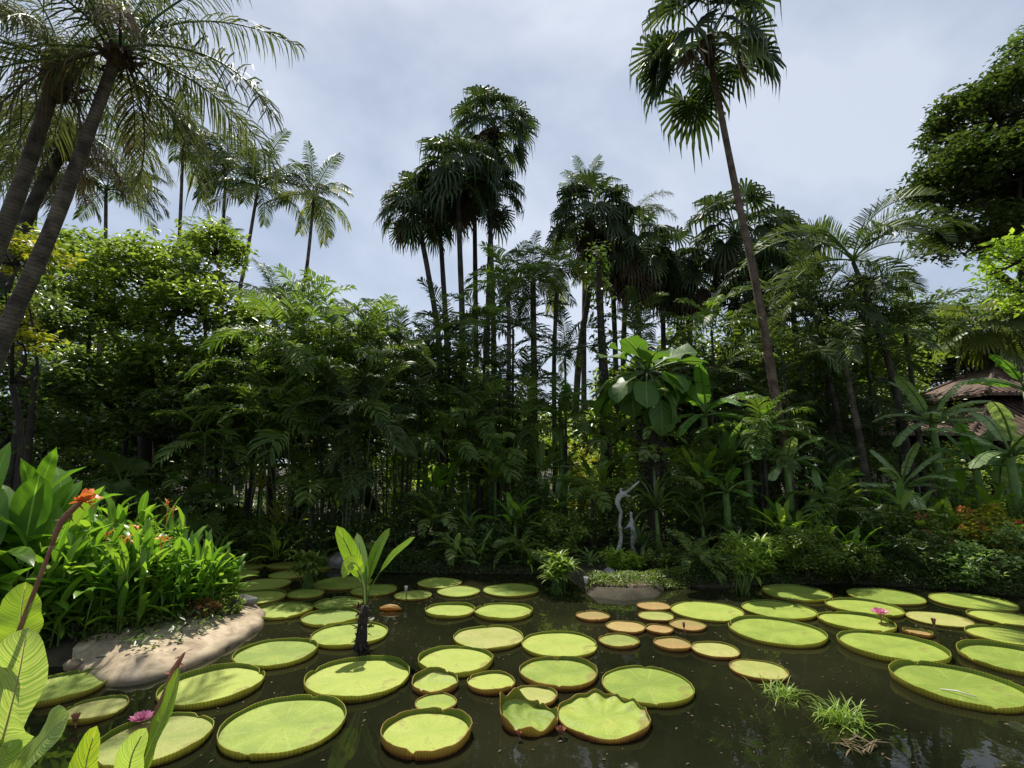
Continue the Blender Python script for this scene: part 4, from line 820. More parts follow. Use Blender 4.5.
# understory feather palms and small fan palms
for i, (px, Y, h, key, sc, lb) in enumerate([
 (210, 12.8, 1.5, 'fan_open', .62, 'small fan palm with one lit round leaf under the leafy tree'), (120, 12.4, 1.5, 'fan_open', .6, 'small fan palm in shade behind the heliconia bank'),
 (312, 13.4, 2.0, 'small_feather', 1.1, 'young feather palm glowing in front of the dark thicket'), (435, 13.2, .7, 'fern', 1.4, 'large fern on the far bank under the thin canes'),
 (250, 15, 2.9, 'areca', .75, 'feather palm with lit fronds in the middle of the shade'), (360, 12.6, .3, 'fern', 1.1, 'fern on the far bank behind the young banana'),
 (455, 12.4, .2, 'fern', 1.0, 'fern at the water edge left of the strap leaved plants'), (520, 12.3, .2, 'fern', 1.0, 'fern at the water edge behind the far pads'),
 (690, 11.3, .15, 'fern', 1.0, 'fern in the shade beside the earthen landing'), (590, 13.0, 1.3, 'small_feather', .9, 'young feather palm left of the pandanus'),
 (760, 13.4, 2.3, 'areca', .7, 'feather palm with hanging fronds under the banana leaves'), (925, 11.4, .2, 'fern', 1.1, 'fern in the shade of the right bank'),
 (830, 12.4, 1.0, 'small_feather', 1.0, 'young feather palm beside the pale streaked stem'), (440, 15.5, 3.6, 'areca', .8, 'feather palm with fronds crossing the fan palm trunks'),
 (490, 14.2, 2.2, 'small_feather', 1.1, 'feather palm under the small grey stemmed palm'), (610, 14.4, 2.6, 'areca', .7, 'feather palm at the base of the ivy covered trunk'),
 (470, 14.6, 3.2, 'areca', .9, 'feather palm with arching fronds under the lowest fan palm crown'), (528, 15.2, 4.2, 'dark_feather', .75, 'dark feather palm across the pale stems of the sky gap'),
 (565, 15.0, 3.3, 'areca', .85, 'feather palm with bright fronds left of the ivy covered trunk'), (498, 15.8, 4.9, 'dark_feather', .72, 'dark feather palm low between the central trunks'),
 (715, 15, 4.2, 'dark_feather', .8, 'dark feather palm between the giant leaves and the tall trunk'), (418, 15.6, 4.4, 'areca', .9, 'feather palm leaning out of the thicket toward the central trunks'),
 (446, 16.5, 6.0, 'dark_feather', .85, 'mid height feather palm against the sky under the lowest fan palm crown'), (482, 16, 6.4, 'areca', 1.0, 'mid height feather palm crossing the tallest central trunks'),
 (512, 17, 6.6, 'dark_feather', .8, 'mid height feather palm at the edge of the pale sky gap'), (566, 17, 5.6, 'dark_feather', .8, 'mid height feather palm before the clean leaning stem'),
 (640, 16.5, 6.3, 'dark_feather', .8, 'feather palm peeping out behind the giant leaves'), (720, 16.5, 6.4, 'areca', .9, 'mid height feather palm left of the tall reddish trunk'),
 (792, 14.2, 5.0, 'dark_feather', .9, 'feather palm with fronds crossing the lower half of the tall reddish trunk'), (765, 13, 2.9, 'areca', .85, 'feather palm hiding the foot of the tall reddish trunk'),
 (835, 15.5, 6.6, 'dark_feather', .9, 'dark full feather palm left of the comb-frond palm'), (880, 15.5, 5.8, 'dark_feather', .85, 'dark full feather palm below the comb-frond crown')]):
    b0 = np.array([bx(px, Y), Y, gz(bx(px, Y), Y)])
    palm('young_palm' if key != 'fern' else 'fern', lb, [b0, b0 + [.02, 0, h * .5], b0 + [.04, .02, h]], .05, .04, [(key, 1, 0, 5)], 11, sc, 'palm_bark_dark', 400 + i, cat='small palm' if key != 'fern' else 'fern', sides=7)

# shrubs
sh = [
 # px, Y, (rx,ry,rz), leaf, mat, n, per, label, flowers
 (560, 12.5, (.8, .6, .6), .11, 'mid', 40, 50, 'rounded green shrub behind the yellowish waterside bush', None),
 (525, 13.4, (.9, .7, 1.0), .13, 'dark', 36, 45, 'dark shrub under the straight grey stemmed palm', None),
 (590, 13.4, (.8, .7, 1.0), .12, 'mid', 36, 45, 'shrub with speckled sunlit leaves left of the pale statue', None),
 (618, 11.35, (.5, .3, .26), .1, 'lime', 26, 36, 'lime green shrub at the feet of the pale statue', None),
 (480, 12.8, (.8, .6, .5), .11, 'dark', 34, 45, 'low dark shrub on the far bank below the thin canes', None),
 (430, 13.6, (.9, .8, .9), .12, 'dark', 36, 45, 'dark shrub in front of the central fan palm trunks', None),
 (375, 13.1, (.9, .6, .6), .11, 'dark', 36, 45, 'low dark shrub at the foot of the shaded thicket', None),
 (315, 13.3, (.8, .7, .6), .11, 'dark', 36, 45, 'low dark shrub under the glowing young palm', None),
 (250, 13.0, (1.0, .7, .6), .12, 'mid', 40, 45, 'low leafy shrub where the pond meets the shade', None),
 (205, 12.6, (1.0, .7, .8), .12, 'mid', 40, 45, 'shrub with small lit leaves behind the orange flowered heliconias', None),
 (150, 12.4, (1.0, .8, .9), .12, 'dark', 40, 45, 'dark shrub behind the middle of the heliconia bank', None),
 (85, 12.0, (1.2, .9, 1.0), .12, 'dark', 40, 45, 'dark shrub behind the big paddle leaves', None),
 (20, 11.5, (1.4, .9, 1.2), .12, 'dark', 44, 45, 'dark shrub at the left edge behind the big paddle leaves', None),
 (650, 11.5, (.4, .3, .26), .09, 'mid', 24, 40, 'small shrub hiding the foot of the crouching statue', None),
 (672, 13.2, (.9, .7, 1.2), .12, 'dark', 40, 45, 'dark shrub beside the giant leaved plant trunk', None),
 (705, 13.4, (.9, .7, 1.6), .14, 'mid', 44, 45, 'tall leafy shrub right of the giant leaved plant', None),
 (765, 14.3, (1.0, .8, 1.6), .14, 'dark', 44, 45, 'tall dark shrub under the lit cane palms', None),
 (725, 13.0, (.8, .6, 1.0), .12, 'dark', 40, 45, 'dark speckled shrub above the spiky plant', None),
 (800, 11.1, (1.0, .55, .55), .085, 'mid', 60, 70, 'rounded leafy hedge shrub sunlit at the water edge', None),
 (760, 11.2, (.7, .5, .42), .085, 'lime', 46, 60, 'lighter leafy shrub between the papyrus and the sunlit hedge', None),
 (845, 11.1, (.7, .5, .4), .08, 'mid', 40, 60, 'small leafy shrub at the end of the sunlit hedge', None),
 (885, 11.7, (.8, .6, .7), .11, 'dark', 36, 45, 'dark shrub between the right palm stems', None),
 (915, 11.0, (.8, .5, .5), .1, 'dark', 36, 45, 'dark shrub with pale speckles over the creeping edge plants', None),
 (945, 11.3, (.7, .5, .6), .1, 'mid', 36, 40, 'green shrub with rusty young leaves on the right bank', ('rust', 30, .09)),
 (985, 11.0, (.8, .5, .7), .1, 'yellow', 36, 40, 'yellowish leaved shrub with coral flowers near the right edge', ('orange', 12, .07)),
 (1010, 10.4, (.8, .5, .6), .1, 'silver', 36, 40, 'silvery leaved shrub with one red flower at the right edge', ('red', 3, .1)),
 (965, 10.3, (.7, .45, .45), .1, 'silver', 34, 40, 'pale leaved shrub in front of the rust coloured ones', None),
 (1045, 10.8, (.9, .7, .9), .11, 'mid', 40, 45, 'green shrub cut by the right edge', None),
 (870, 14.5, (1.2, .9, 1.5), .14, 'mid', 44, 45, 'tall shrub behind the right palm stems', None),
 (940, 16, (1.4, 1, 1.5), .15, 'mid', 44, 45, 'tall shrub in front of the low shelter', None),
 (820, 15, (1.2, .9, 1.6), .14, 'dark', 44, 45, 'tall dark shrub below the hanging feather clump', None),
 (640, 14.6, (1.2, .9, 1.7), .14, 'mid', 44, 45, 'tall shrub behind the pale statue', None),
 (545, 16, (1.3, .9, 1.6), .15, 'lime', 44, 45, 'bright shrub in the open behind the centre thicket', None),
 (480, 17, (1.3, .9, 1.6), .15, 'lime', 44, 45, 'bright shrub lit behind the thin canes', None),
 (410, 17.5, (1.3, .9, 1.5), .15, 'lime', 44, 45, 'bright shrub glimpsed through the cane thicket', None),
 (585, 18, (1.3, .9, 1.5), .15, 'yellow', 44, 45, 'yellow green shrub under the pale sky gap', None),
 (330, 17, (1.3, 1, 1.8), .15, 'dark', 44, 45, 'tall dark shrub behind the cane thicket', None),
 (180, 18, (1.8, 1, 1.8), .16, 'mid', 50, 45, 'large shrub in the hollow under the leafy tree', None),
 (90, 17, (1.8, 1, 1.8), .16, 'mid', 50, 45, 'large shrub behind the big paddle leaves and dark trunks', None),
 (0, 16, (1.8, 1, 1.8), .16, 'dark', 50, 45, 'large dark shrub beyond the left edge trunks', None),
 (735, 17.5, (1.5, 1, 1.8), .16, 'mid', 46, 45, 'large shrub below the broad fan palm', None),
 (680, 17, (1.4, 1, 1.6), .16, 'lime', 46, 45, 'large bright shrub behind the tall leafy shrub', None),
 (1020, 15.5, (1.5, 1, 1.3), .16, 'mid', 46, 45, 'large shrub in front of the pavilion', None),
]
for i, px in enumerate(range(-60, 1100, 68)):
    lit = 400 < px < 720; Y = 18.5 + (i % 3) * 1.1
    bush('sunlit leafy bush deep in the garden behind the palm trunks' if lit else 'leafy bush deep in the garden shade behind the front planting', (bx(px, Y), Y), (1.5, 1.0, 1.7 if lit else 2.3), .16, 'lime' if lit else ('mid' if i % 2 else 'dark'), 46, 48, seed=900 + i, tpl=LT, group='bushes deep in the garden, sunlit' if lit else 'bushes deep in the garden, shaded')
for i, (px, Y, rr, lf, mt, n, per, lb, fl) in enumerate(sh):
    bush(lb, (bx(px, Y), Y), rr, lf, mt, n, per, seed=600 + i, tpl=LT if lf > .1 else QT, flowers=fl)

# creeping plants along the right water edge, ground cover
def groundcover(name, label, pts, mat, n, leaf, h, width, cat='ground cover', tpl=QT):
    mb = MB(); P = np.array([gp(*q)[:2] for q in pts]); P = spline(np.c_[P, np.zeros(len(P))], 200)[:, :2]; k = rng.integers(0, 200, n)
    off = rng.random(n) * width; prof = np.sin(np.clip(off / width, 0, 1) * np.pi) ** .5
    Q = P[k] + np.stack([rng.normal(size=n) * .08, off - .1], 1); z = np.maximum(ground_z(Q[:, 0], Q[:, 1]), 0) + prof * h * rng.random(n) ** .6 + .02 * np.sin(Q[:, 0] * 9) + .02
    mb.stamp(tpl[0], tpl[1], rand_rot(n, .5, leaf * rng.uniform(.6, 1.3, n)), np.c_[Q, z]); return tag(mb.build(name, M[mat]), label, cat, kind='stuff')
groundcover('creeping_plants', 'mat of creeping plants along the right water edge', [(690, 586), (760, 585), (850, 583), (940, 589), (1024, 597), (1150, 601)], 'dark', 30000, .06, .36, .8)
groundcover('bank_plants', 'low plants along the far water edge', [(190, 566), (240, 561), (330, 560), (365, 571), (400, 573), (480, 573), (560, 574)], 'dark', 22000, .07, .25, 1.0)
groundcover('mound_plants', 'small plants growing on the earthen landing', [(592, 592), (625, 594), (660, 590), (690, 586)], 'mid', 5000, .05, .16, .7)
mb = MB(); n = 60000; X_ = rng.uniform(-26, 28, n); Y_ = rng.uniform(11.5, 26, n); d_ = sdist(np.stack([X_, Y_], 1)); k = d_ > .5; X_, Y_ = X_[k], Y_[k]
z_ = ground_z(X_, Y_) + rng.random(len(X_)) ** 1.5 * (.3 + .35 * (np.sin(X_ * 1.1) * np.sin(Y_ * .9) > 0)); mb.stamp(QT[0], QT[1], rand_rot(len(X_), .4, .15 * rng.uniform(.6, 1.4, len(X_))), np.c_[X_, Y_, z_])
tag(mb.build('undergrowth', M['dark']), 'leafy undergrowth carpeting the garden floor', 'undergrowth', kind='stuff')
mb = MB(); n = 9000; X_ = rng.uniform(-12, -3, n); Y_ = rng.uniform(6.5, 12, n); d_ = sdist(np.stack([X_, Y_], 1)); k = d_ > .3; X_, Y_ = X_[k], Y_[k]
mb.stamp(QT[0], QT[1], rand_rot(len(X_), .5, .09 * rng.uniform(.6, 1.4, len(X_))), np.c_[X_, Y_, ground_z(X_, Y_) + rng.random(len(X_)) * .2]); tag(mb.build('bank_undergrowth', M['dark']), 'low leafy growth under the heliconias', 'undergrowth', kind='stuff')

# ------------------------------------------------------------------ heliconia bank on the left
def heliconia(label, x, y, n, h, Ln, W, spread, mat='helic', seed=1, flowers=0, el=(22, 85), per=8, name='heliconia_clump'):
    rs = np.random.default_rng(seed * 3 + 1); root = thing(name, label, 'heliconia', (x, y, gz(x, y))); sb = MB(); mb = MB(); fb = MB()
    for i in range(n):
        hh = h * rs.uniform(.6, 1.05); a_ = rs.random() * 6.28; r_ = spread * rs.random() ** .5; o = np.array([math.cos(a_) * r_, math.sin(a_) * r_, 0]); ln = np.array([rs.normal(), rs.normal(), 0]) * .07 * hh
        sb.tube([o - [0, 0, .1], o + ln * .4 + [0, 0, hh * .4], o + ln + [0, 0, hh * .8]], [.014, .011, .006], 5); yw = rs.random() * 6.28
        for k in range(per):
            zf = .08 + .74 * k / per; e = R(rs.uniform(*el) if k < per - 1 else 84); l = Ln * rs.uniform(.7, 1.1)
            V, Fq, uv = blade(l, W * rs.uniform(.8, 1.5), e, rs.uniform(.3, 1.5), .3, 7, (.55, 1.1), l * .12, .03, i * 97 + k + seed); yw += math.pi + rs.normal() * .5
            mb.add(yaw(V, yw) + o + ln * zf + [0, 0, hh * zf], Fq, 0, uv)
    sb.build('stem', M['stem'], root); mb.build('leaves', M[mat], root)
    for i in range(flowers):
        a_ = rs.random() * 6.28; r_ = spread * rs.random() ** .5; fb = MB(); P = np.array([[math.cos(a_) * r_, math.sin(a_) * r_, h * rs.uniform(.95, 1.12)]]); kk = 9
        fb.stamp(LTn[0] * np.array([1.6, 1, 1]), LTn[1], rand_rot(kk, .25, rs.uniform(.07, .12, kk), rs), np.repeat(P, kk, 0) + rs.normal(size=(kk, 3)) * .02); fb.tube([P[0] - [0, 0, h * .35], P[0]], .007, 4, 0); fb.build('flower', M['orange'], root)
    return root
for i, (px, Y, n, h, Ln, W, sp, fl, lb) in enumerate([
 (222, 8.5, 26, .72, .42, .055, .42, 0, 'low narrow leaved heliconias at the tip of the sandy bank'),
 (196, 8.2, 26, .98, .5, .07, .45, 2, 'heliconias with a yellow orange flower near the tip of the sandy bank'),
 (168, 7.85, 26, 1.12, .52, .08, .48, 1, 'heliconias behind the shadowed part of the sandy bank'),
 (138, 7.6, 26, 1.2, .55, .09, .5, 3, 'heliconias with several orange flowers in the middle of the bank'),
 (105, 7.4, 24, 1.25, .55, .1, .5, 1, 'tall heliconias right of the big paddle leaves'),
 (160, 9.6, 18, 1.45, .55, .1, .55, 2, 'heliconias in the second row behind the orange flowers'),
 (75, 7.15, 20, 1.2, .5, .1, .5, 0, 'heliconias under the orange canna bloom'),
 (45, 7.3, 16, 1.15, .5, .1, .5, 0, 'heliconias above the dark soil left of the sandy bank'),
 (10, 7.2, 16, 1.2, .5, .1, .5, 0, 'heliconias at the left edge above the pond'),
 (115, 9.6, 18, 1.55, .6, .12, .6, 0, 'tall heliconias in the back row behind the bank')]):
    heliconia(lb, bx(px, Y), Y, n, h, Ln, W, sp, seed=700 + i, flowers=fl)
for i, (px, Y, n, h, Ln, W, sp, lb) in enumerate([
 (22, 6.9, 10, 1.95, 1.15, .3, .42, 'clump of big bright paddle leaves in the left corner of the garden'),
 (-30, 6.8, 9, 1.9, 1.15, .3, .4, 'clump of big paddle leaves cut by the left edge'),
 (58, 7.6, 8, 1.6, 1.0, .25, .35, 'smaller clump of paddle leaves behind the orange canna bloom')]):
    heliconia(lb, bx(px, Y), Y, n, h, Ln, W, sp, seed=760 + i, el=(28, 72), per=5, name='paddle_leaf_clump')
# small weeds at the soil corner
for i, (px, Y, lb) in enumerate([(50, 6.75, 'small weed on the dark soil above the left pad'), (20, 6.7, 'small weed by the left pad near the frame edge'), (100, 7.15, 'small weed sprouting behind the sand'), (215, 7.9, 'dry tuft on the sandy bank tip'), (165, 7.55, 'green weed at the back of the sand, under the orange flowers'), (190, 7.85, 'green weed next to the dry tuft'), (128, 7.3, 'green weed on the sand below the tall heliconias'), (242, 8.2, 'green weed hugging the tip of the sandy bank')]):
    bush(lb, (bx(px, Y), Y), (.28, .2, .14), .06, 'rust' if i == 3 else 'mid', 18, 24, seed=800 + i, name='weed', cat='weed')

# ------------------------------------------------------------------ lily pads
def pad_mat(name, a, b, c):
    m, t, N_, L_ = newmat(name)
    at_ = N_('ShaderNodeAttribute'); at_.attribute_name = 'luv'; sep = N_('ShaderNodeSeparateXYZ'); L_(at_.outputs['Vector'], sep.inputs[0]); oi = N_('ShaderNodeObjectInfo')
    an = N_('ShaderNodeMath'); an.operation = 'ARCTAN2'; L_(sep.outputs[1], an.inputs[0]); L_(sep.outputs[0], an.inputs[1])
    cx = N_('ShaderNodeMath'); cx.operation = 'MULTIPLY'; L_(sep.outputs[0], cx.inputs[0]); L_(sep.outputs[0], cx.inputs[1])
    rr = N_('ShaderNodeVectorMath'); rr.operation = 'LENGTH'; L_(at_.outputs['Vector'], rr.inputs[0])
    # vein network: cells in polar space
    cmb = N_('ShaderNodeCombineXYZ'); m1 = N_('ShaderNodeMath'); m1.operation = 'MULTIPLY'; m1.inputs[1].default_value = 3.6; L_(an.outputs[0], m1.inputs[0]); L_(m1.outputs[0], cmb.inputs[0])
    m2 = N_('ShaderNodeMath'); m2.operation = 'MULTIPLY'; m2.inputs[1].default_value = 7; L_(rr.outputs['Value'], m2.inputs[0]); L_(m2.outputs[0], cmb.inputs[1])
    vo = N_('ShaderNodeTexVoronoi'); vo.feature = 'DISTANCE_TO_EDGE'; vo.inputs['Scale'].default_value = 1.6; L_(cmb.outputs[0], vo.inputs['Vector'])
    vr = ramp(N_, [(0, (0, 0, 0)), (.12, (1, 1, 1))]); L_(vo.outputs['Distance'], vr.inputs[0])
    tc = N_('ShaderNodeTexCoord'); nz = N_('ShaderNodeTexNoise'); nz.inputs['Scale'].default_value = 2.5; nz.inputs['Detail'].default_value = 6; L_(tc.outputs['Object'], nz.inputs['Vector'])
    ad = N_('ShaderNodeMath'); ad.operation = 'MULTIPLY_ADD'; ad.inputs[1].default_value = .6; ad.inputs[2].default_value = -.3; L_(oi.outputs['Random'], ad.inputs[0])
    ad2 = N_('ShaderNodeMath'); ad2.operation = 'ADD'; L_(nz.outputs['Fac'], ad2.inputs[0]); L_(ad.outputs[0], ad2.inputs[1])
    r = ramp(N_, [(.25, a), (.5, b), (.78, c)]); L_(ad2.outputs[0], r.inputs[0])
    # brown specks
    ns = N_('ShaderNodeTexNoise'); ns.inputs['Scale'].default_value = 22; ns.inputs['Detail'].default_value = 3; L_(tc.outputs['Object'], ns.inputs['Vector'])
    sr = ramp(N_, [(.68, (0, 0, 0)), (.76, (1, 1, 1))]); L_(ns.outputs['Fac'], sr.inputs[0])
    mx1 = N_('ShaderNodeMix'); mx1.data_type = 'RGBA'; L_(sr.outputs[0], mx1.inputs[0]); L_(r.outputs[0], mx1.inputs[6]); mx1.inputs[7].default_value = (.2, .17, .05, 1)
    mx2 = N_('ShaderNodeMix'); mx2.data_type = 'RGBA'; mx2.blend_type = 'MULTIPLY'; mx2.inputs[0].default_value = .1; L_(mx1.outputs[2], mx2.inputs[6]); L_(vr.outputs[0], mx2.inputs[7])
    p = N_('ShaderNodeBsdfPrincipled'); p.inputs['Roughness'].default_value = .6; p.inputs['Specular IOR Level'].default_value = .3; sn = N_('ShaderNodeMath'); sn.operation = 'MULTIPLY_ADD'; sn.inputs[1].default_value = 11; L_(an.outputs[0], sn.inputs[0]); dn_ = N_('ShaderNodeMath'); dn_.operation = 'MULTIPLY'; dn_.inputs[1].default_value = 1.2; L_(nz.outputs['Fac'], dn_.inputs[0]); L_(dn_.outputs[0], sn.inputs[2])
    s2 = N_('ShaderNodeMath'); s2.operation = 'SINE'; L_(sn.outputs[0], s2.inputs[0]); vr2 = ramp(N_, [(.9, (0, 0, 0)), (1, (.16, .16, .16))]); L_(s2.outputs[0], vr2.inputs[0])
    mv = N_('ShaderNodeMix'); mv.data_type = 'RGBA'; L_(vr2.outputs[0], mv.inputs[0]); L_(mx2.outputs[2], mv.inputs[6]); mv.inputs[7].default_value = (.42, .46, .16, 1)
    nb_ = N_('ShaderNodeTexNoise'); nb_.inputs['Scale'].default_value = 4; nb_.inputs['Detail'].default_value = 6; nb_.inputs['Roughness'].default_value = .7; L_(oi.outputs['Location'], nb_.inputs['Vector']) if False else L_(tc.outputs['Object'], nb_.inputs['Vector'])
    ed = N_('ShaderNodeMath'); ed.operation = 'POWER'; ed.inputs[1].default_value = 6; L_(rr.outputs['Value'], ed.inputs[0]); es = N_('ShaderNodeMath'); es.operation = 'MULTIPLY_ADD'; es.inputs[1].default_value = .12; L_(ed.outputs[0], es.inputs[0]); L_(nb_.outputs['Fac'], es.inputs[2])
    br = ramp(N_, [(.6, (0, 0, 0)), (.7, (.75, .75, .75))]); L_(es.outputs[0], br.inputs[0])
    mb_ = N_('ShaderNodeMix'); mb_.data_type = 'RGBA'; L_(br.outputs[0], mb_.inputs[0]); L_(mv.outputs[2], mb_.inputs[6]); mb_.inputs[7].default_value = (.2, .15, .05, 1)
    L_(mb_.outputs[2], p.inputs['Base Color'])
    bm = N_('ShaderNodeBump'); bm.inputs['Strength'].default_value = .16; bm.inputs['Distance'].default_value = .012; L_(vr.outputs[0], bm.inputs['Height'])
    bm2 = N_('ShaderNodeBump'); bm2.inputs['Strength'].default_value = .25; bm2.inputs['Distance'].default_value = .03; L_(nz.outputs['Fac'], bm2.inputs['Height']); L_(bm.outputs[0], bm2.inputs['Normal']); L_(bm2.outputs[0], p.inputs['Normal'])
    o = N_('ShaderNodeOutputMaterial'); L_(p.outputs[0], o.inputs[0]); return m
M['pad_g'] = pad_mat('pad_green', (.17, .235, .03), (.25, .32, .045), (.32, .37, .065))
M['pad_y'] = pad_mat('pad_olive', (.2, .24, .05), (.28, .3, .07), (.36, .35, .11))
M['pad_r'] = pad_mat('pad_coral', (.24, .2, .055), (.33, .2, .07), (.36, .27, .09))
def rim_mat(name, lo, hi):
    m, t, N_, L_ = newmat(name); at_ = N_('ShaderNodeAttribute'); at_.attribute_name = 'luv'; sep = N_('ShaderNodeSeparateXYZ'); L_(at_.outputs['Vector'], sep.inputs[0])
    w1 = N_('ShaderNodeMath'); w1.operation = 'MULTIPLY'; w1.inputs[1].default_value = 620; L_(sep.outputs[0], w1.inputs[0]); sn = N_('ShaderNodeMath'); sn.operation = 'SINE'; L_(w1.outputs[0], sn.inputs[0])
    r0 = ramp(N_, [(0, (.6, .6, .6)), (.6, (1, 1, 1))]); L_(sn.outputs[0], r0.inputs[0]); r = ramp(N_, [(0, lo), (1, hi)]); L_(sep.outputs[1], r.inputs[0])
    mx = N_('ShaderNodeMix'); mx.data_type = 'RGBA'; mx.blend_type = 'MULTIPLY'; mx.inputs[0].default_value = .6; L_(r.outputs[0], mx.inputs[6]); L_(r0.outputs[0], mx.inputs[7])
    p = N_('ShaderNodeBsdfPrincipled'); p.inputs['Roughness'].default_value = .5; L_(mx.outputs[2], p.inputs['Base Color']); tr = N_('ShaderNodeBsdfTranslucent'); L_(mx.outputs[2], tr.inputs[0])
    ms = N_('ShaderNodeMixShader'); ms.inputs[0].default_value = .6; L_(p.outputs[0], ms.inputs[1]); L_(tr.outputs[0], ms.inputs[2]); o = N_('ShaderNodeOutputMaterial'); L_(ms.outputs[0], o.inputs[0]); return m
M['rim_in'] = rim_mat('rim_inside', (.14, .24, .02), (.24, .34, .05))
M['rim_y'] = rim_mat('rim_yellow', (.5, .34, .055), (.66, .6, .11))
M['rim_r'] = rim_mat('rim_red', (.45, .17, .055), (.66, .42, .12))
def fitpad(cx, cy, wpx):
    th = np.linspace(0, 2 * np.pi, 48); P = gp(cx, cy); r = .5
    for _ in range(14):
        q = proj(np.stack([P[0] + r * np.cos(th), P[1] + r * np.sin(th), np.full(48, .03)], 1)); w0 = np.ptp(q[:, 0]); r *= wpx / w0
        mcx, mcy = (q[:, 0].max() + q[:, 0].min()) / 2, (q[:, 1].max() + q[:, 1].min()) / 2
        pc = proj(P); P = gp(pc[0] + (cx - mcx), pc[1] + (cy - mcy))
    return [P[0], P[1], r]
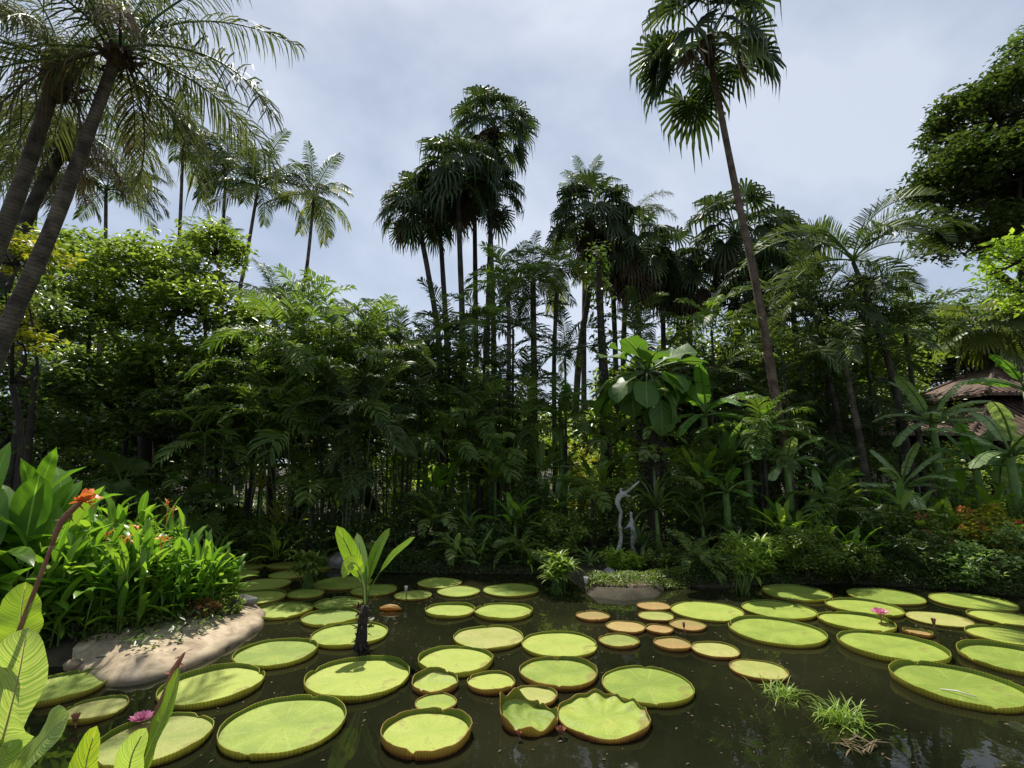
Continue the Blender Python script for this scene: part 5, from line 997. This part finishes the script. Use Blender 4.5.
# cx, cy, width px, tint, rim tint, rim height, label
pads = [
 (283, 727, 132, 'g', 'y', .095, 'largest green pad at the bottom left, its high ribbed rim notched in front'),
 (427, 731, 93, 'g', 'r', .09, 'ribbed green pad with a red brown rim, lowest in the middle of the pond'),
 (152, 742, 124, 'y', 'y', .06, 'olive pad partly hidden behind the striped canna leaves'),
 (214, 686, 112, 'g', 'y', .08, 'green pad behind the largest bottom pad, near the reddish canna bud'),
 (57, 689, 106, 'g', 'y', .06, 'green pad against the soil at the far left'),
 (94, 710, 70, 'y', 'y', .06, 'small olive pad below the pad at the far left'),
 (355, 681, 110, 'g', 'y', .085, 'big green pad with a leaf shadow, in front of the young banana'),
 (275, 655, 92, 'g', 'y', .075, 'green pad between the sandy bank and the young banana'),
 (455, 663, 78, 'g', 'y', .085, 'round green pad with a folded front rim, over the two small curled ones'),
 (436, 687, 50, 'g', 'r', .085, 'small pad with curled red rim just under the folded green pad'),
 (435, 702, 46, 'g', 'r', .03, 'small flat pad squeezed above the ribbed pad'),
 (491, 683, 48, 'g', 'r', .055, 'small green pad with orange edge left of the deep bowl pad'),
 (556, 648, 84, 'g', 'y', .06, 'green pad half hidden behind the deep bowl pad'),
 (556, 674, 88, 'g', 'r', .1, 'deep bowl shaped green pad with a tall rust rim'),
 (537, 696, 50, 'y', 'r', .05, 'small pad with a swollen coral ring of a rim'),
 (531, 716, 60, 'g', 'r', .1, 'crumpled green pad folded up on one side'),
 (607, 716, 98, 'g', 'r', .045, 'ruffled green pad with a torn wavy edge'),
 (645, 689, 99, 'g', 'y', .05, 'broad flat green pad behind the ruffled one'),
 (491, 639, 74, 'y', 'y', .045, 'lime pad with a bitten front edge, alone in mid pond'),
 (450, 611, 50, 'g', 'y', .07, 'left one of two touching shallow tray pads in the middle distance'),
 (503, 612, 59, 'g', 'y', .07, 'right one of two touching shallow tray pads in the middle distance'),
 (440, 583, 46, 'g', 'y', .02, 'far thin green pad, back one of three near the far bank'),
 (458, 591, 44, 'g', 'y', .02, 'far thin green pad overlapping the one behind it'),
 (511, 590, 57, 'g', 'y', .02, 'far flat green pad next to the yellowish waterside bush'),
 (413, 595, 38, 'g', 'y', .02, 'far dull pad behind the white bud'),
 (373, 590, 48, 'g', 'y', .025, 'far dull pad directly behind the young banana leaves'),
 (343, 583, 62, 'g', 'y', .025, 'far shaded pad near the grey stone'),
 (283, 611, 62, 'g', 'y', .065, 'tray shaped pad beside the tip of the sandy bank'),
 (338, 604, 50, 'g', 'y', .05, 'tray shaped pad left of the young banana, third back from its foot'),
 (332, 619, 64, 'g', 'y', .06, 'tray shaped pad left of the young banana, second back from its foot'),
 (345, 635, 84, 'g', 'y', .065, 'green pad around the foot of the young banana'),
 (258, 598, 72, 'g', 'y', .06, 'green pad with dappled shade behind the sandy tip'),
 (255, 585, 66, 'g', 'y', .02, 'shaded pad in the second row behind the sandy tip'),
 (232, 574, 60, 'g', 'y', .02, 'shaded pad by the heliconias at the back of the pond'),
 (288, 575, 46, 'g', 'y', .02, 'shaded pad left of the small bush standing in the water'),
 (281, 565, 44, 'g', 'y', .015, 'small farthest pad in the shaded corner of the pond'),
 (593, 616, 34, 'r', 'r', .03, 'small coral pad apart from the others near the white bud stalk'),
 (654, 606, 34, 'r', 'r', .02, 'small coral pad farthest back before the earthen landing'),
 (656, 616, 36, 'y', 'r', .02, 'small yellow green pad in the middle of the coral group'),
 (626, 627, 40, 'r', 'r', .03, 'coral pad at the near end of the row beside the apart one'),
 (659, 629, 28, 'r', 'r', .03, 'tiniest red brown pad wedged between two coral pads'),
 (688, 625, 37, 'r', 'r', .02, 'coral pad touching the big green pads at the right of the group'),
 (619, 641, 41, 'y', 'r', .035, 'small green pad with brown rim in front of the coral row'),
 (673, 644, 38, 'r', 'r', .035, 'pinkish pad with a dark red rim in front of the coral row'),
 (715, 650, 49, 'y', 'r', .03, 'oval olive pad with coral edge next to the pinkish one'),
 (759, 670, 60, 'y', 'r', .035, 'olive pad with coral edge alone above the water grass'),
 (709, 612, 77, 'g', 'y', .045, 'large green pad beside the coral group, below the papyrus'),
 (776, 632, 103, 'g', 'y', .065, 'large green pad at the near left of the right hand crowd of pads'),
 (789, 612, 84, 'g', 'y', .05, 'green pad with wilted back edge behind the near left one of the right crowd'),
 (804, 595, 77, 'g', 'y', .05, 'sunlit green pad closest to the sunlit hedge'),
 (862, 607, 92, 'g', 'y', .06, 'green pad just behind the pink water lily'),
 (852, 624, 92, 'g', 'y', .06, 'green pad that the pink water lily touches from above'),
 (892, 647, 128, 'g', 'y', .085, 'long looking green pad with deep rim in the centre of the right crowd'),
 (957, 685, 150, 'g', 'y', .09, 'largest pad of the right crowd, carrying a pale fallen stalk'),
 (1019, 662, 126, 'g', 'y', .085, 'big pad cut by the right edge, second from the front'),
 (1014, 638, 108, 'g', 'y', .07, 'big pad cut by the right edge, third from the front'),
 (886, 597, 84, 'g', 'y', .03, 'shaded pad under the creeping plants behind the pink water lily'),
 (976, 603, 98, 'g', 'y', .02, 'wide shaded pad along the creeping plants near the right edge'),
 (938, 619, 74, 'y', 'y', .015, 'dull flat pad half sunk beside the brown bud'),
 (1006, 618, 88, 'g', 'y', .05, 'shaded pad cut by the right edge, fourth from the front'),
 (212, 590, 66, 'g', 'y', .02, 'shaded pad touching the heliconia leaves behind the sandy tip'),
 (222, 565, 52, 'g', 'y', .02, 'shaded pad deepest in the corner next to the heliconias'),
 (318, 566, 40, 'g', 'y', .015, 'narrow shaded pad against the grey stone'),
 (300, 594, 40, 'g', 'y', .02, 'small pad filling the gap beneath the small bush standing in the water'),
 (250, 566, 40, 'g', 'y', .015, 'narrow shaded pad between the two deepest ones'),
 (918, 633, 30, 'r', 'r', .06, 'small curled brown pad with raised ring between the big pads'),
]
fit = [fitpad(a, b_, c) for a, b_, c, *_ in pads]
for _ in range(30):
    for i in range(len(fit)):
        for j in range(i):
            dx, dy = fit[i][0] - fit[j][0], fit[i][1] - fit[j][1]; d = math.hypot(dx, dy); ov = (fit[i][2] + fit[j][2]) * .995 - d
            if ov > 0:
                dx, dy = dx / d, dy / d; f = ov * .06
                fit[i][0] += dx * f; fit[i][1] += dy * f; fit[j][0] -= dx * f; fit[j][1] -= dy * f; k = 1 - .004 * min(1, ov / .1)
                fit[i][2] *= k; fit[j][2] *= k
def lily_pad(i, x, y, r, tint, rt, rh, label):
    rs = np.random.default_rng(900 + i); n = 96; th = np.linspace(0, 2 * np.pi, n, endpoint=False)
    notch = rs.random() * 6.28 if i not in (0, 1, 8) else -math.pi / 2 - .15; back = notch + math.pi + rs.normal() * .12
    dn = np.abs((th - notch + np.pi) % (2 * np.pi) - np.pi); db = np.abs((th - back + np.pi) % (2 * np.pi) - np.pi)
    R0 = r * .965 * (1 + .012 * noise1(th * 2 + i, i) - .04 * np.exp(-(dn / .05) ** 2) - .02 * np.exp(-(db / .04) ** 2))
    wavy = {15: 1, 16: 1, 9: .6, 18: .4}.get(i, 0.12)
    hh = rh * rs.uniform(.42, .7) * (1 + .2 * np.sin(th * 2 + i) + .15 * np.sin(th + i * 2) + .1 * noise1(th * 5, i)) * (1 - .75 * np.exp(-(dn / .06) ** 2) - .6 * np.exp(-(db / .045) ** 2))
    lift = np.zeros(n)
    if i == 15: lift = .1 * np.clip(np.cos(th - 2.6), 0, 1) ** 2; hh = hh + .03 * np.sin(th * 7)
    if i == 16: lift = .045 * np.clip(np.cos(th - 1.0), 0, 1) * (.5 + .5 * np.sin(th * 13)); R0 = R0 * (1 - .05 * np.clip(np.cos(th - 1.0), 0, 1) * (.5 + .5 * np.cos(th * 13)))
    if i == 9: lift = .04 * np.clip(np.sin(th), 0, 1)
    if i == 18: R0 = R0 * (1 - .1 * np.exp(-((th - 4.55) / .22) ** 2)); hh = hh * (1 - .8 * np.exp(-((th - 4.55) / .3) ** 2))
    z0 = .022; root = thing('lily_pad', label, 'lily pad', (x, y, .004), 'giant water lily pads floating on the pond'); root.rotation_euler = (rs.normal() * .008, rs.normal() * .008, 0)
    fr = [0, .12, .25, .4, .55, .7, .82, .92, 1.0]; V = [(0, 0, z0 - .004)]; uv = [(0, 0, 0)]
    for f in fr[1:]:
        zz = z0 + lift * f ** 3 + .006 * wavy * 3 * f * np.sin(th * 5 + f * 9 + i) * (1 if f < 1 else .5) + .004 * np.sin(th * 3 + i) * f
        V += list(np.stack([R0 * f * np.cos(th), R0 * f * np.sin(th), zz], 1)); uv += list(np.stack([f * np.cos(th), f * np.sin(th), 0 * th], 1))
    Ft = [(0, 1 + k, 1 + (k + 1) % n) for k in range(n)]; Fq = []
    for q in range(len(fr) - 2):
        a_ = 1 + q * n; Fq += [(a_ + k, a_ + n + k, a_ + n + (k + 1) % n, a_ + (k + 1) % n) for k in range(n)]
    lb = MB(); lb.add(V, [np.array(Ft), np.array(Fq)], 0, uv); lb.build('leaf', M['pad_' + tint], root)
    edge = np.array(V[-n:]); ez = edge[:, 2]; flare = .25 + .1 * noise1(th * 4, i); rows = []; cw = np.stack([np.cos(th), np.sin(th)], 1)
    rib = .004 * np.sin(th * 60)
    def ring(rad, z): return np.c_[cw * rad[:, None], z]
    inn = [ring(R0 - .002, ez + .002), ring(R0 + hh * flare * .3, ez + hh * .5), ring(R0 + hh * flare * .7, ez + hh)]
    outr = [ring(R0 + hh * flare * .7 + .006, ez + hh), ring(R0 + hh * flare * .3 + .010 + rib, ez + hh * .5), ring(R0 + .010 + rib, ez - .002), ring(R0 - .015, ez * 0 - .03)]
    def strip(rings, mi, vs):
        Vv = np.vstack(rings); u_ = np.vstack([np.c_[th / 6.283, np.full(n, v), np.zeros(n)] for v in vs]); ff = []
        for q in range(len(rings) - 1): ff += [(q * n + k, q * n + (k + 1) % n, (q + 1) * n + (k + 1) % n, (q + 1) * n + k) for k in range(n)]
        rb_.add(Vv, np.array(ff), mi, u_)
    rb_ = MB(); strip(inn, 0, [.1, .5, .95]); strip([inn[-1], outr[0]], 1, [1, 1]); strip(outr, 1, [1, .6, .2, 0]); rb_.build('rim', [M['rim_in'], M['rim_' + rt]], root)
    return root
for i, (p_, f_) in enumerate(zip(pads, fit)): lily_pad(i, f_[0], f_[1], f_[2], p_[3], p_[4], p_[5], p_[6])

# ------------------------------------------------------------------ flowers and buds
def lily_flower(label, px, py, size, mat, z=.12, open_=1.0, stalk=True, name='water_lily'):
    P = gp(px, py, z); root = thing(name, label, 'flower', (P[0], P[1], 0)); rs = np.random.default_rng(int(px)); mb = MB()
    for ring_, (k, e, l) in enumerate(((11, 18, 1), (9, 42, .85), (7, 66, .65))):
        for q in range(k):
            V, Fq, uv = blade(size * l, size * .42, R(e + (1 - open_) * (80 - e)), -.35, .35, 5, (.5, 1.0), 0, 0, q); mb.add(yaw(V, q * 6.283 / k + ring_ * .4 + rs.normal() * .08) + [0, 0, z], Fq, 0, uv)
    mb.build('petals', M[mat], root)
    if stalk: sb = MB(); sb.tube([(0, 0, -.1), (.01, 0, z * .5), (0, 0, z)], .008, 6); sb.build('stalk', M['stem_red'], root)
lily_flower('open pink water lily bloom between the right hand pads', 880, 615, .15, 'pink', .14)
lily_flower('pink bloom low on the water by the reddish canna bud', 141, 722, .12, 'pink', .06)
lily_flower('pale pinkish bud on a stalk before the far dull pad', 406, 592, .11, 'white', .16, .25)
lily_flower('white bud standing on a tall thin stalk near the earthen landing', 586, 584, .14, 'white', .28, .3)
lily_flower('small pale bloom at the foot of the young banana', 371, 622, .08, 'white', .08, .6)
lily_flower('brown lily bud beside the dull flat pad', 934, 625, .1, 'bud', .07, .3)
lily_flower('reddish brown lily bud beside the small olive pad', 75, 723, .09, 'bud', .04, .4)
lily_flower('coral bud rising between the pinkish and the oval olive pads', 684, 628, .08, 'bud', .1, .2)
lily_flower('round orange bud floating under the crumpled pad', 519, 737, .05, 'bud', .03, .5)
lily_flower('pink tinted bud floating beside the crumpled pad', 561, 735, .08, 'bud', .02, .6)
# fallen stalk on the big right pad
P = gp(957, 693, .04); q = MB(); q.tube([(-.09, .1, .0), (0, 0, .02), (.09, -.13, .015)], [.006, .009, .005], 5); tag(q.build('fallen_stalk', M['white'], None, P), 'pale fallen stalk lying on the largest right hand pad', 'stalk')
P = gp(390, 609, .03); q = MB(); q.tube([(-.17, 0, .01), (-.08, .015, .02), (0, .02, .025), (.1, .01, .02), (.19, -.02, .005)], [.02, .042, .05, .043, .012], 9); q.tube([(-.15, -.05, .02), (0, -.04, .03), (.17, -.06, .015)], [.012, .026, .01], 7); tag(q.build('curled_pad', M['rim_r'], None, P), 'rolled up orange young pad floating right of the young banana', 'rolled pad')
# specks and bits on the water
mb = MB(); n = 1300; bxp = rng.uniform(-5.5, 9, n); byp = rng.uniform(4.2, 11.2, n); ok = sdist(np.stack([bxp, byp], 1)) < -.2
for f_ in fit: ok &= np.hypot(bxp - f_[0], byp - f_[1]) > f_[2] + .05
n = ok.sum(); mb.stamp(QT[0], QT[1], rand_rot(n, .96, rng.uniform(.012, .05, n)), np.c_[bxp[ok], byp[ok], np.full(n, .008)]); tag(mb.build('floating_litter', M['dead']), 'scattered bits of leaf floating on the dark water', 'litter', kind='stuff')

# ------------------------------------------------------------------ young banana standing in the pond
P0 = gp(361, 648); Y0 = P0[1]; root = thing('young_banana', 'young banana with four upright leaves standing in the pond on a dark trunk', 'plant', (P0[0], Y0, 0))
def rel(px, py, dy=0): return at(px, py, Y0 + dy) - np.array([P0[0], Y0, 0])
tb = MB(); tb.tube([rel(359, 652) * [1, 1, 0] - [0, 0, .25], rel(362, 630), rel(365, 606)], [.095, .07, .05], 12)
for q_ in range(9): tb.tube([(0, 0, .12), (.08 * math.cos(q_ * .7), .08 * math.sin(q_ * .7), .04), (.15 * math.cos(q_ * .7 + .2), .15 * math.sin(q_ * .7 + .2), -.06)], [.02, .015, .008], 5)
rs = np.random.default_rng(3); k = 190; th = rs.random(k) * 6.28; zt = rel(365, 606)[2]; tb.stamp(LTn[0], LTn[1], rand_rot(k, .1, rs.uniform(.05, .14, k), rs), np.stack([np.cos(th) * .065, np.sin(th) * .065, rs.random(k) * zt], 1)); tb.build('trunk', M['bark_dark'], root)
def leaf_along(pts, W, mat, parent, normal, name='leaf', rows=12, fold=.35, prof=(.5, 1.3), stalk_r=.012, pet=.3, label=None, seed=0, wave=.05):
    """leaf whose midrib follows pts; normal: which way its upper face looks"""
    P = spline(pts, rows + 1); T = np.gradient(P, axis=0); T /= np.linalg.norm(T, axis=1)[:, None]; nn = np.array(normal, float); V = []; uv = []; s = np.linspace(0, 1, rows + 1)
    u = np.clip((s - pet) / (1 - pet), 0, 1); wd = u ** prof[0] * (1 - u) ** (prof[0] * prof[1]); wd = wd / wd.max() * W / 2; wd[-1] = .001
    for i in range(rows + 1):
        side = np.cross(T[i], nn); side /= np.linalg.norm(side); N2 = np.cross(side, T[i])
        for k in (-1, -.5, 0, .5, 1):
            V.append(P[i] + side * k * wd[i] * math.cos(fold) + N2 * (abs(k) * wd[i] * math.sin(fold) - .25 * wd[i] * k * k + wave * wd[i] * abs(k) * math.sin(s[i] * 19 + k * 2 + seed))); uv.append((s[i], k, 0))
    Fq = [(5 * i + k, 5 * i + k + 1, 5 * i + 6 + k, 5 * i + 5 + k) for i in range(rows) for k in range(4)]
    mb = MB(); mb.add(V, np.array(Fq), 0, uv)
    mb.tube(P[: rows - 1], np.linspace(stalk_r, stalk_r * .35, rows - 1), 6, 1); o = mb.build(name, [M[mat], M['stem_pale' if 'canna' in mat else 'stem']], parent)
    if label: o['label'] = label
    return o
b0 = rel(365, 606)
leaf_along([b0, rel(361, 580, -.05), rel(350, 552, -.1), rel(337, 526, -.15)], .24, 'young', root, (.2, -1, .3), seed=1, pet=.35)
leaf_along([b0, rel(364, 582, .05), rel(361, 556, .12), rel(357, 533, .2)], .22, 'banana_pale', root, (-.3, -1, .1), seed=2, pet=.3, label='pale leaf showing its silvery underside')
leaf_along([b0, rel(368, 580, .1), rel(376, 553, .16), rel(390, 528, .15)], .24, 'young', root, (-.6, -.8, .3), seed=3, pet=.33)
leaf_along([b0, rel(371, 588, 0), rel(384, 566, -.05), rel(398, 551, -.12), rel(415, 537, -.2)], .26, 'young', root, (-.3, -.5, 1), seed=4, pet=.45)
leaf_along([b0, rel(364, 585, -.1), rel(358, 566, -.25), rel(350, 563, -.32), rel(343, 578, -.36)], .2, 'canna_yellow', root, (.1, -1, .3), seed=5, pet=.42, label='yellow leaf bent over its stalk')
leaf_along([b0, rel(367, 590, .0), rel(366, 575, -.02), rel(367, 560, .02)], .05, 'helic', root, (0, -1, .2), seed=6, pet=.3)

# ------------------------------------------------------------------ waterside clumps and grasses
def tuft(label, px, py, n, Ln, W, mat, el=(20, 85), bend=(.8, 1.8), seed=1, name='water_grass', z=0, cat='grass tuft', umbrella=0):
    P = gp(px, py); root = thing(name, label, cat, (P[0], P[1], 0)); rs = np.random.default_rng(seed); mb = MB(); sb = MB()
    if umbrella:
        for i in range(umbrella):
            h = Ln * rs.uniform(.5, 1.1); tp = np.array([rs.normal() * .2 * Ln, rs.normal() * .2 * Ln, h]); b_ = np.array([rs.normal() * .08, rs.normal() * .08, -.05]); sb.tube(spline([b_, b_ * .6 + tp * [.4, .4, .55], tp], 5), .006, 4)
            for k in range(n):
                V, Fq, uv = blade(.24 * rs.uniform(.7, 1.2), W, R(rs.uniform(0, 60)), rs.uniform(.5, 1.3), .1, 3, (.5, 1), 0, 0, k); mb.add(yaw(V, rs.random() * 6.28) + tp, Fq, 0, uv)
    else:
        for i in range(n):
            V, Fq, uv = blade(Ln * rs.uniform(.5, 1.1), W, R(rs.uniform(*el)), rs.uniform(*bend), .15, 5, (.4, 1), 0, 0, i); mb.add(yaw(V, rs.random() * 6.28) + [rs.normal() * .08, rs.normal() * .08, z], Fq, 0, uv)
    if sb.n: sb.build('stem', M['stem'], root)
    mb.build('leaves', M[mat], root); return root
tuft('yellowish grassy bush standing in the water before the earthen landing', 559, 594, 16, .62, .035, 'sedge', seed=1, name='papyrus_clump', cat='papyrus', umbrella=26)
tuft('tall papyrus clump at the water edge beside the sunlit hedge', 745, 595, 16, .95, .035, 'sedge', seed=2, name='papyrus_clump', cat='papyrus', umbrella=26)
tuft('small leafy bush growing out of the water behind the tray pads', 308, 590, 12, .6, .045, 'mid', seed=3, name='papyrus_clump', cat='papyrus', umbrella=24)
tuft('larger tuft of bright water grass in the lower right water', 845, 722, 170, .27, .011, 'sedge', (5, 75), (.5, 1.4), seed=4)
tuft('smaller tuft of bright water grass above the larger one', 783, 695, 100, .22, .01, 'sedge', (5, 75), (.5, 1.4), seed=5)
tuft('brownish sunken tuft just below the larger water grass', 862, 748, 26, .22, .014, 'dead', (0, 40), (.3, 1.0), seed=6)

# grey stone on the far left bank
def rock(label, P, s, seed):
    rs = np.random.default_rng(seed); n, m_ = 14, 9; V = []
    for i in range(m_ + 1):
        ph = math.pi * i / m_
        for j in range(n):
            th = 2 * math.pi * j / n; d = np.array([math.sin(ph) * math.cos(th), math.sin(ph) * math.sin(th), math.cos(ph)]); V.append(d * s * (1 + .12 * math.sin(3 * d[0] + seed) + .1 * math.sin(5 * d[1] + 2 * seed) + .06 * math.sin(7 * d[2])))
    Fq = [(i * n + j, (i + 1) * n + j, (i + 1) * n + (j + 1) % n, i * n + (j + 1) % n) for i in range(m_) for j in range(n)]
    mb = MB(); mb.add(V, np.array(Fq)); return tag(mb.build('stone', M['rock'], None, P), label, 'stone')
M['rock'] = rough_mat('grey_stone', (.12, .115, .1), (.28, .27, .24), 5, bump=.7, dist=.03)
Pq = gp(336, 569); rock('flat grey stone on the far bank behind the shaded pads', (Pq[0], Pq[1] + .3, .12), np.array([.42, .3, .2]), 1)
Pq = gp(72, 672); rock('brown stone half buried beside the sandy bank', (Pq[0], Pq[1], .08), np.array([.1, .08, .06]), 2).data.materials[0] = M['mound']
Pq = gp(612, 585); rock('small grey stone on the earthen landing', (Pq[0], Pq[1] + .2, .2), np.array([.13, .1, .09]), 3)
Pq = gp(240, 615); rock('pale lump of stone at the tip of the sandy bank', (Pq[0], Pq[1] + .1, .2), np.array([.2, .15, .09]), 4)

# ------------------------------------------------------------------ garden statues
M['statue'] = rough_mat('weathered_stone', (.14, .15, .14), (.4, .4, .36), 6, bump=.4, rough=.8)
def skin(name, verts, edges, radii, mat, parent, loc=(0, 0, 0)):
    me = bpy.data.meshes.new(name); me.from_pydata([tuple(v) for v in verts], edges, []); o = bpy.data.objects.new(name, me); C.objects.link(o); o.parent = parent; o.location = loc
    md = o.modifiers.new('skin', 'SKIN'); md.use_smooth_shade = True; sb = o.modifiers.new('sub', 'SUBSURF'); sb.levels = sb.render_levels = 2
    for i, r_ in enumerate(radii):
        v = me.skin_vertices[0].data[i]; v.radius = (r_, r_) if np.isscalar(r_) else r_
    me.skin_vertices[0].data[0].use_root = True; me.materials.append(mat); return o
SY = 12.0; sP = at(619, 560, SY); s0 = np.array([sP[0], SY, gz(sP[0], SY)]); r1_ = thing('garden_statue', 'pale stone statue of a slender figure stretching its arms up among the shrubs', 'statue', s0)
def sr_(px, py, dy=0): return at(px, py, SY + dy) - s0
V = [sr_(619.5, 524), sr_(621, 512), sr_(617, 503), sr_(619, 496), sr_(623, 494), sr_(627.5, 492), sr_(634, 486), sr_(639.5, 481), sr_(627, 495.5, -.1), sr_(630, 497, -.15), sr_(621.5, 537), sr_(619, 549), sr_(616, 560), sr_(620.5, 491), sr_(621.5, 488)]
skin('figure', V, [(0, 1), (1, 2), (2, 3), (3, 4), (4, 5), (5, 6), (6, 7), (4, 8), (8, 9), (0, 10), (10, 11), (11, 12), (4, 13), (13, 14)], [.035, .045, .06, .07, .055, .035, .028, .018, .028, .018, .045, .06, .085, .03, .042], M['statue'], r1_)
q = MB(); q.box((sr_(617, 560)[0], 0, .03), (.3, .26, .08)); q.build('plinth', M['rock'], r1_)
sP = at(638, 552, SY - .1); s0 = np.array([sP[0], SY - .1, gz(sP[0], SY - .1)]); r2_ = thing('garden_statue', 'smaller pale stone statue of a crouching figure beside the stretching one', 'statue', s0)
V = [sr_(634, 538), sr_(633.5, 530), sr_(632, 524), sr_(631, 517), sr_(631, 511.5), sr_(627, 527), sr_(624, 529), sr_(640, 541), sr_(645, 546), sr_(641, 553), sr_(632, 546), sr_(636, 553)]
skin('figure', V, [(0, 1), (1, 2), (2, 3), (3, 4), (2, 5), (5, 6), (0, 7), (7, 8), (8, 9), (0, 10), (10, 11)], [.075, .07, .06, .03, .045, .026, .018, .05, .038, .025, .045, .025], M['statue'], r2_)
q = MB(); q.box((0, 0, .02), (.3, .25, .08)); q.build('plinth', M['rock'], r2_)

# ------------------------------------------------------------------ cannas close to the camera
CY = 1.75
def canna(label, foot_px, stem, leaves, bud=None, flower=False):
    s0 = np.array([at(foot_px, 700, CY)[0], CY, gz(at(foot_px, 700, CY)[0], CY)]); root = thing('canna', label, 'canna plant', s0)
    def q(px, py, dy=0): return at(px, py, CY + dy) - s0
    pts = [np.array([0, 0, -.1]), np.array([q(*stem[0])[0] * .6, 0, q(*stem[0])[2] * .6])] + [q(*s_) for s_ in stem]; P = spline(pts, 26); tb = MB(); tb.tube(P, np.linspace(.011, .006, 26), 8); tb.build('stem', M['stem_red'], root)
    for j, (lp, W, mt, nr) in enumerate(leaves): leaf_along([q(*p_) for p_ in lp], W * .86, mt, root, nr, rows=16, pet=.04, stalk_r=.004, seed=j + foot_px, prof=(.55, 1.25), wave=.09)
    if bud:
        bp = [q(*b_) for b_ in bud]; bb = MB(); bb.tube(spline(bp, 8), [.006, .008, .0095, .0105, .0095, .008, .006, .002], 8)
        rs = np.random.default_rng(4); bb.stamp(LTn[0], LTn[1], rand_rot(14, .3, rs.uniform(.02, .045, 14), rs), spline(bp, 14)); bb.build('bud', M['stem_red' if flower else 'bud'], root)
    if flower:
        fb = MB(); c = q(*bud[-1]); rs = np.random.default_rng(9)
        for k in range(18):
            V, Fq, uv = blade(.048 * rs.uniform(.5, 1.15), .024 * rs.uniform(.6, 1.3), R(rs.uniform(-20, 85)), rs.uniform(-1.6, 1.2), .25, 6, (.5, .8), 0, .35, k, twist=rs.normal()); fb.add(yaw(V, k * 2.4) + c - [0, 0, .02], Fq, 0, uv)
        fb.build('flower', M['orange'], root)
canna('canna with an orange bloom and large pale striped leaves close to the viewer', -30, [(-12, 740), (2, 688), (16, 640), (33, 595), (52, 545)],
      [([(16, 652), (20, 630), (22, 606), (26, 582)], .17, 'canna_yellow', (.1, -1, .35)),
       ([(-4, 762), (8, 720), (20, 670, -.1), (27, 628, -.12)], .27, 'canna', (.15, -1, .5)),
       ([(-30, 700), (-35, 660), (-20, 620)], .2, 'canna', (.2, -1, .4)),
       ([(5, 810), (20, 775), (45, 738, -.2), (69, 714, -.25)], .19, 'canna', (.35, -.8, .7)),
       ([(-25, 810), (-8, 780), (5, 755, -.2), (12, 740, -.2)], .12, 'canna_yellow', (.3, -1, .6))],
      [(52, 545), (60, 524), (70, 512), (80, 503), (86, 496)], True)
canna('canna with a closed reddish bud and narrow upright striped leaves close to the viewer', 122, [(128, 800), (142, 755), (155, 715), (168, 685)],
      [([(135, 800), (146, 760), (160, 725, -.05), (174, 690, -.1), (178, 668, -.1)], .12, 'canna_yellow', (-.5, -.8, .35)),
       ([(132, 810), (128, 785), (132, 755, -.1), (146, 728, -.15)], .11, 'canna', (.3, -1, .3)),
       ([(95, 830), (88, 800), (86, 765), (97, 726, -.05)], .13, 'canna_yellow', (.1, -1, .3))],
      [(168, 685), (173, 673), (178, 663), (185, 652)])
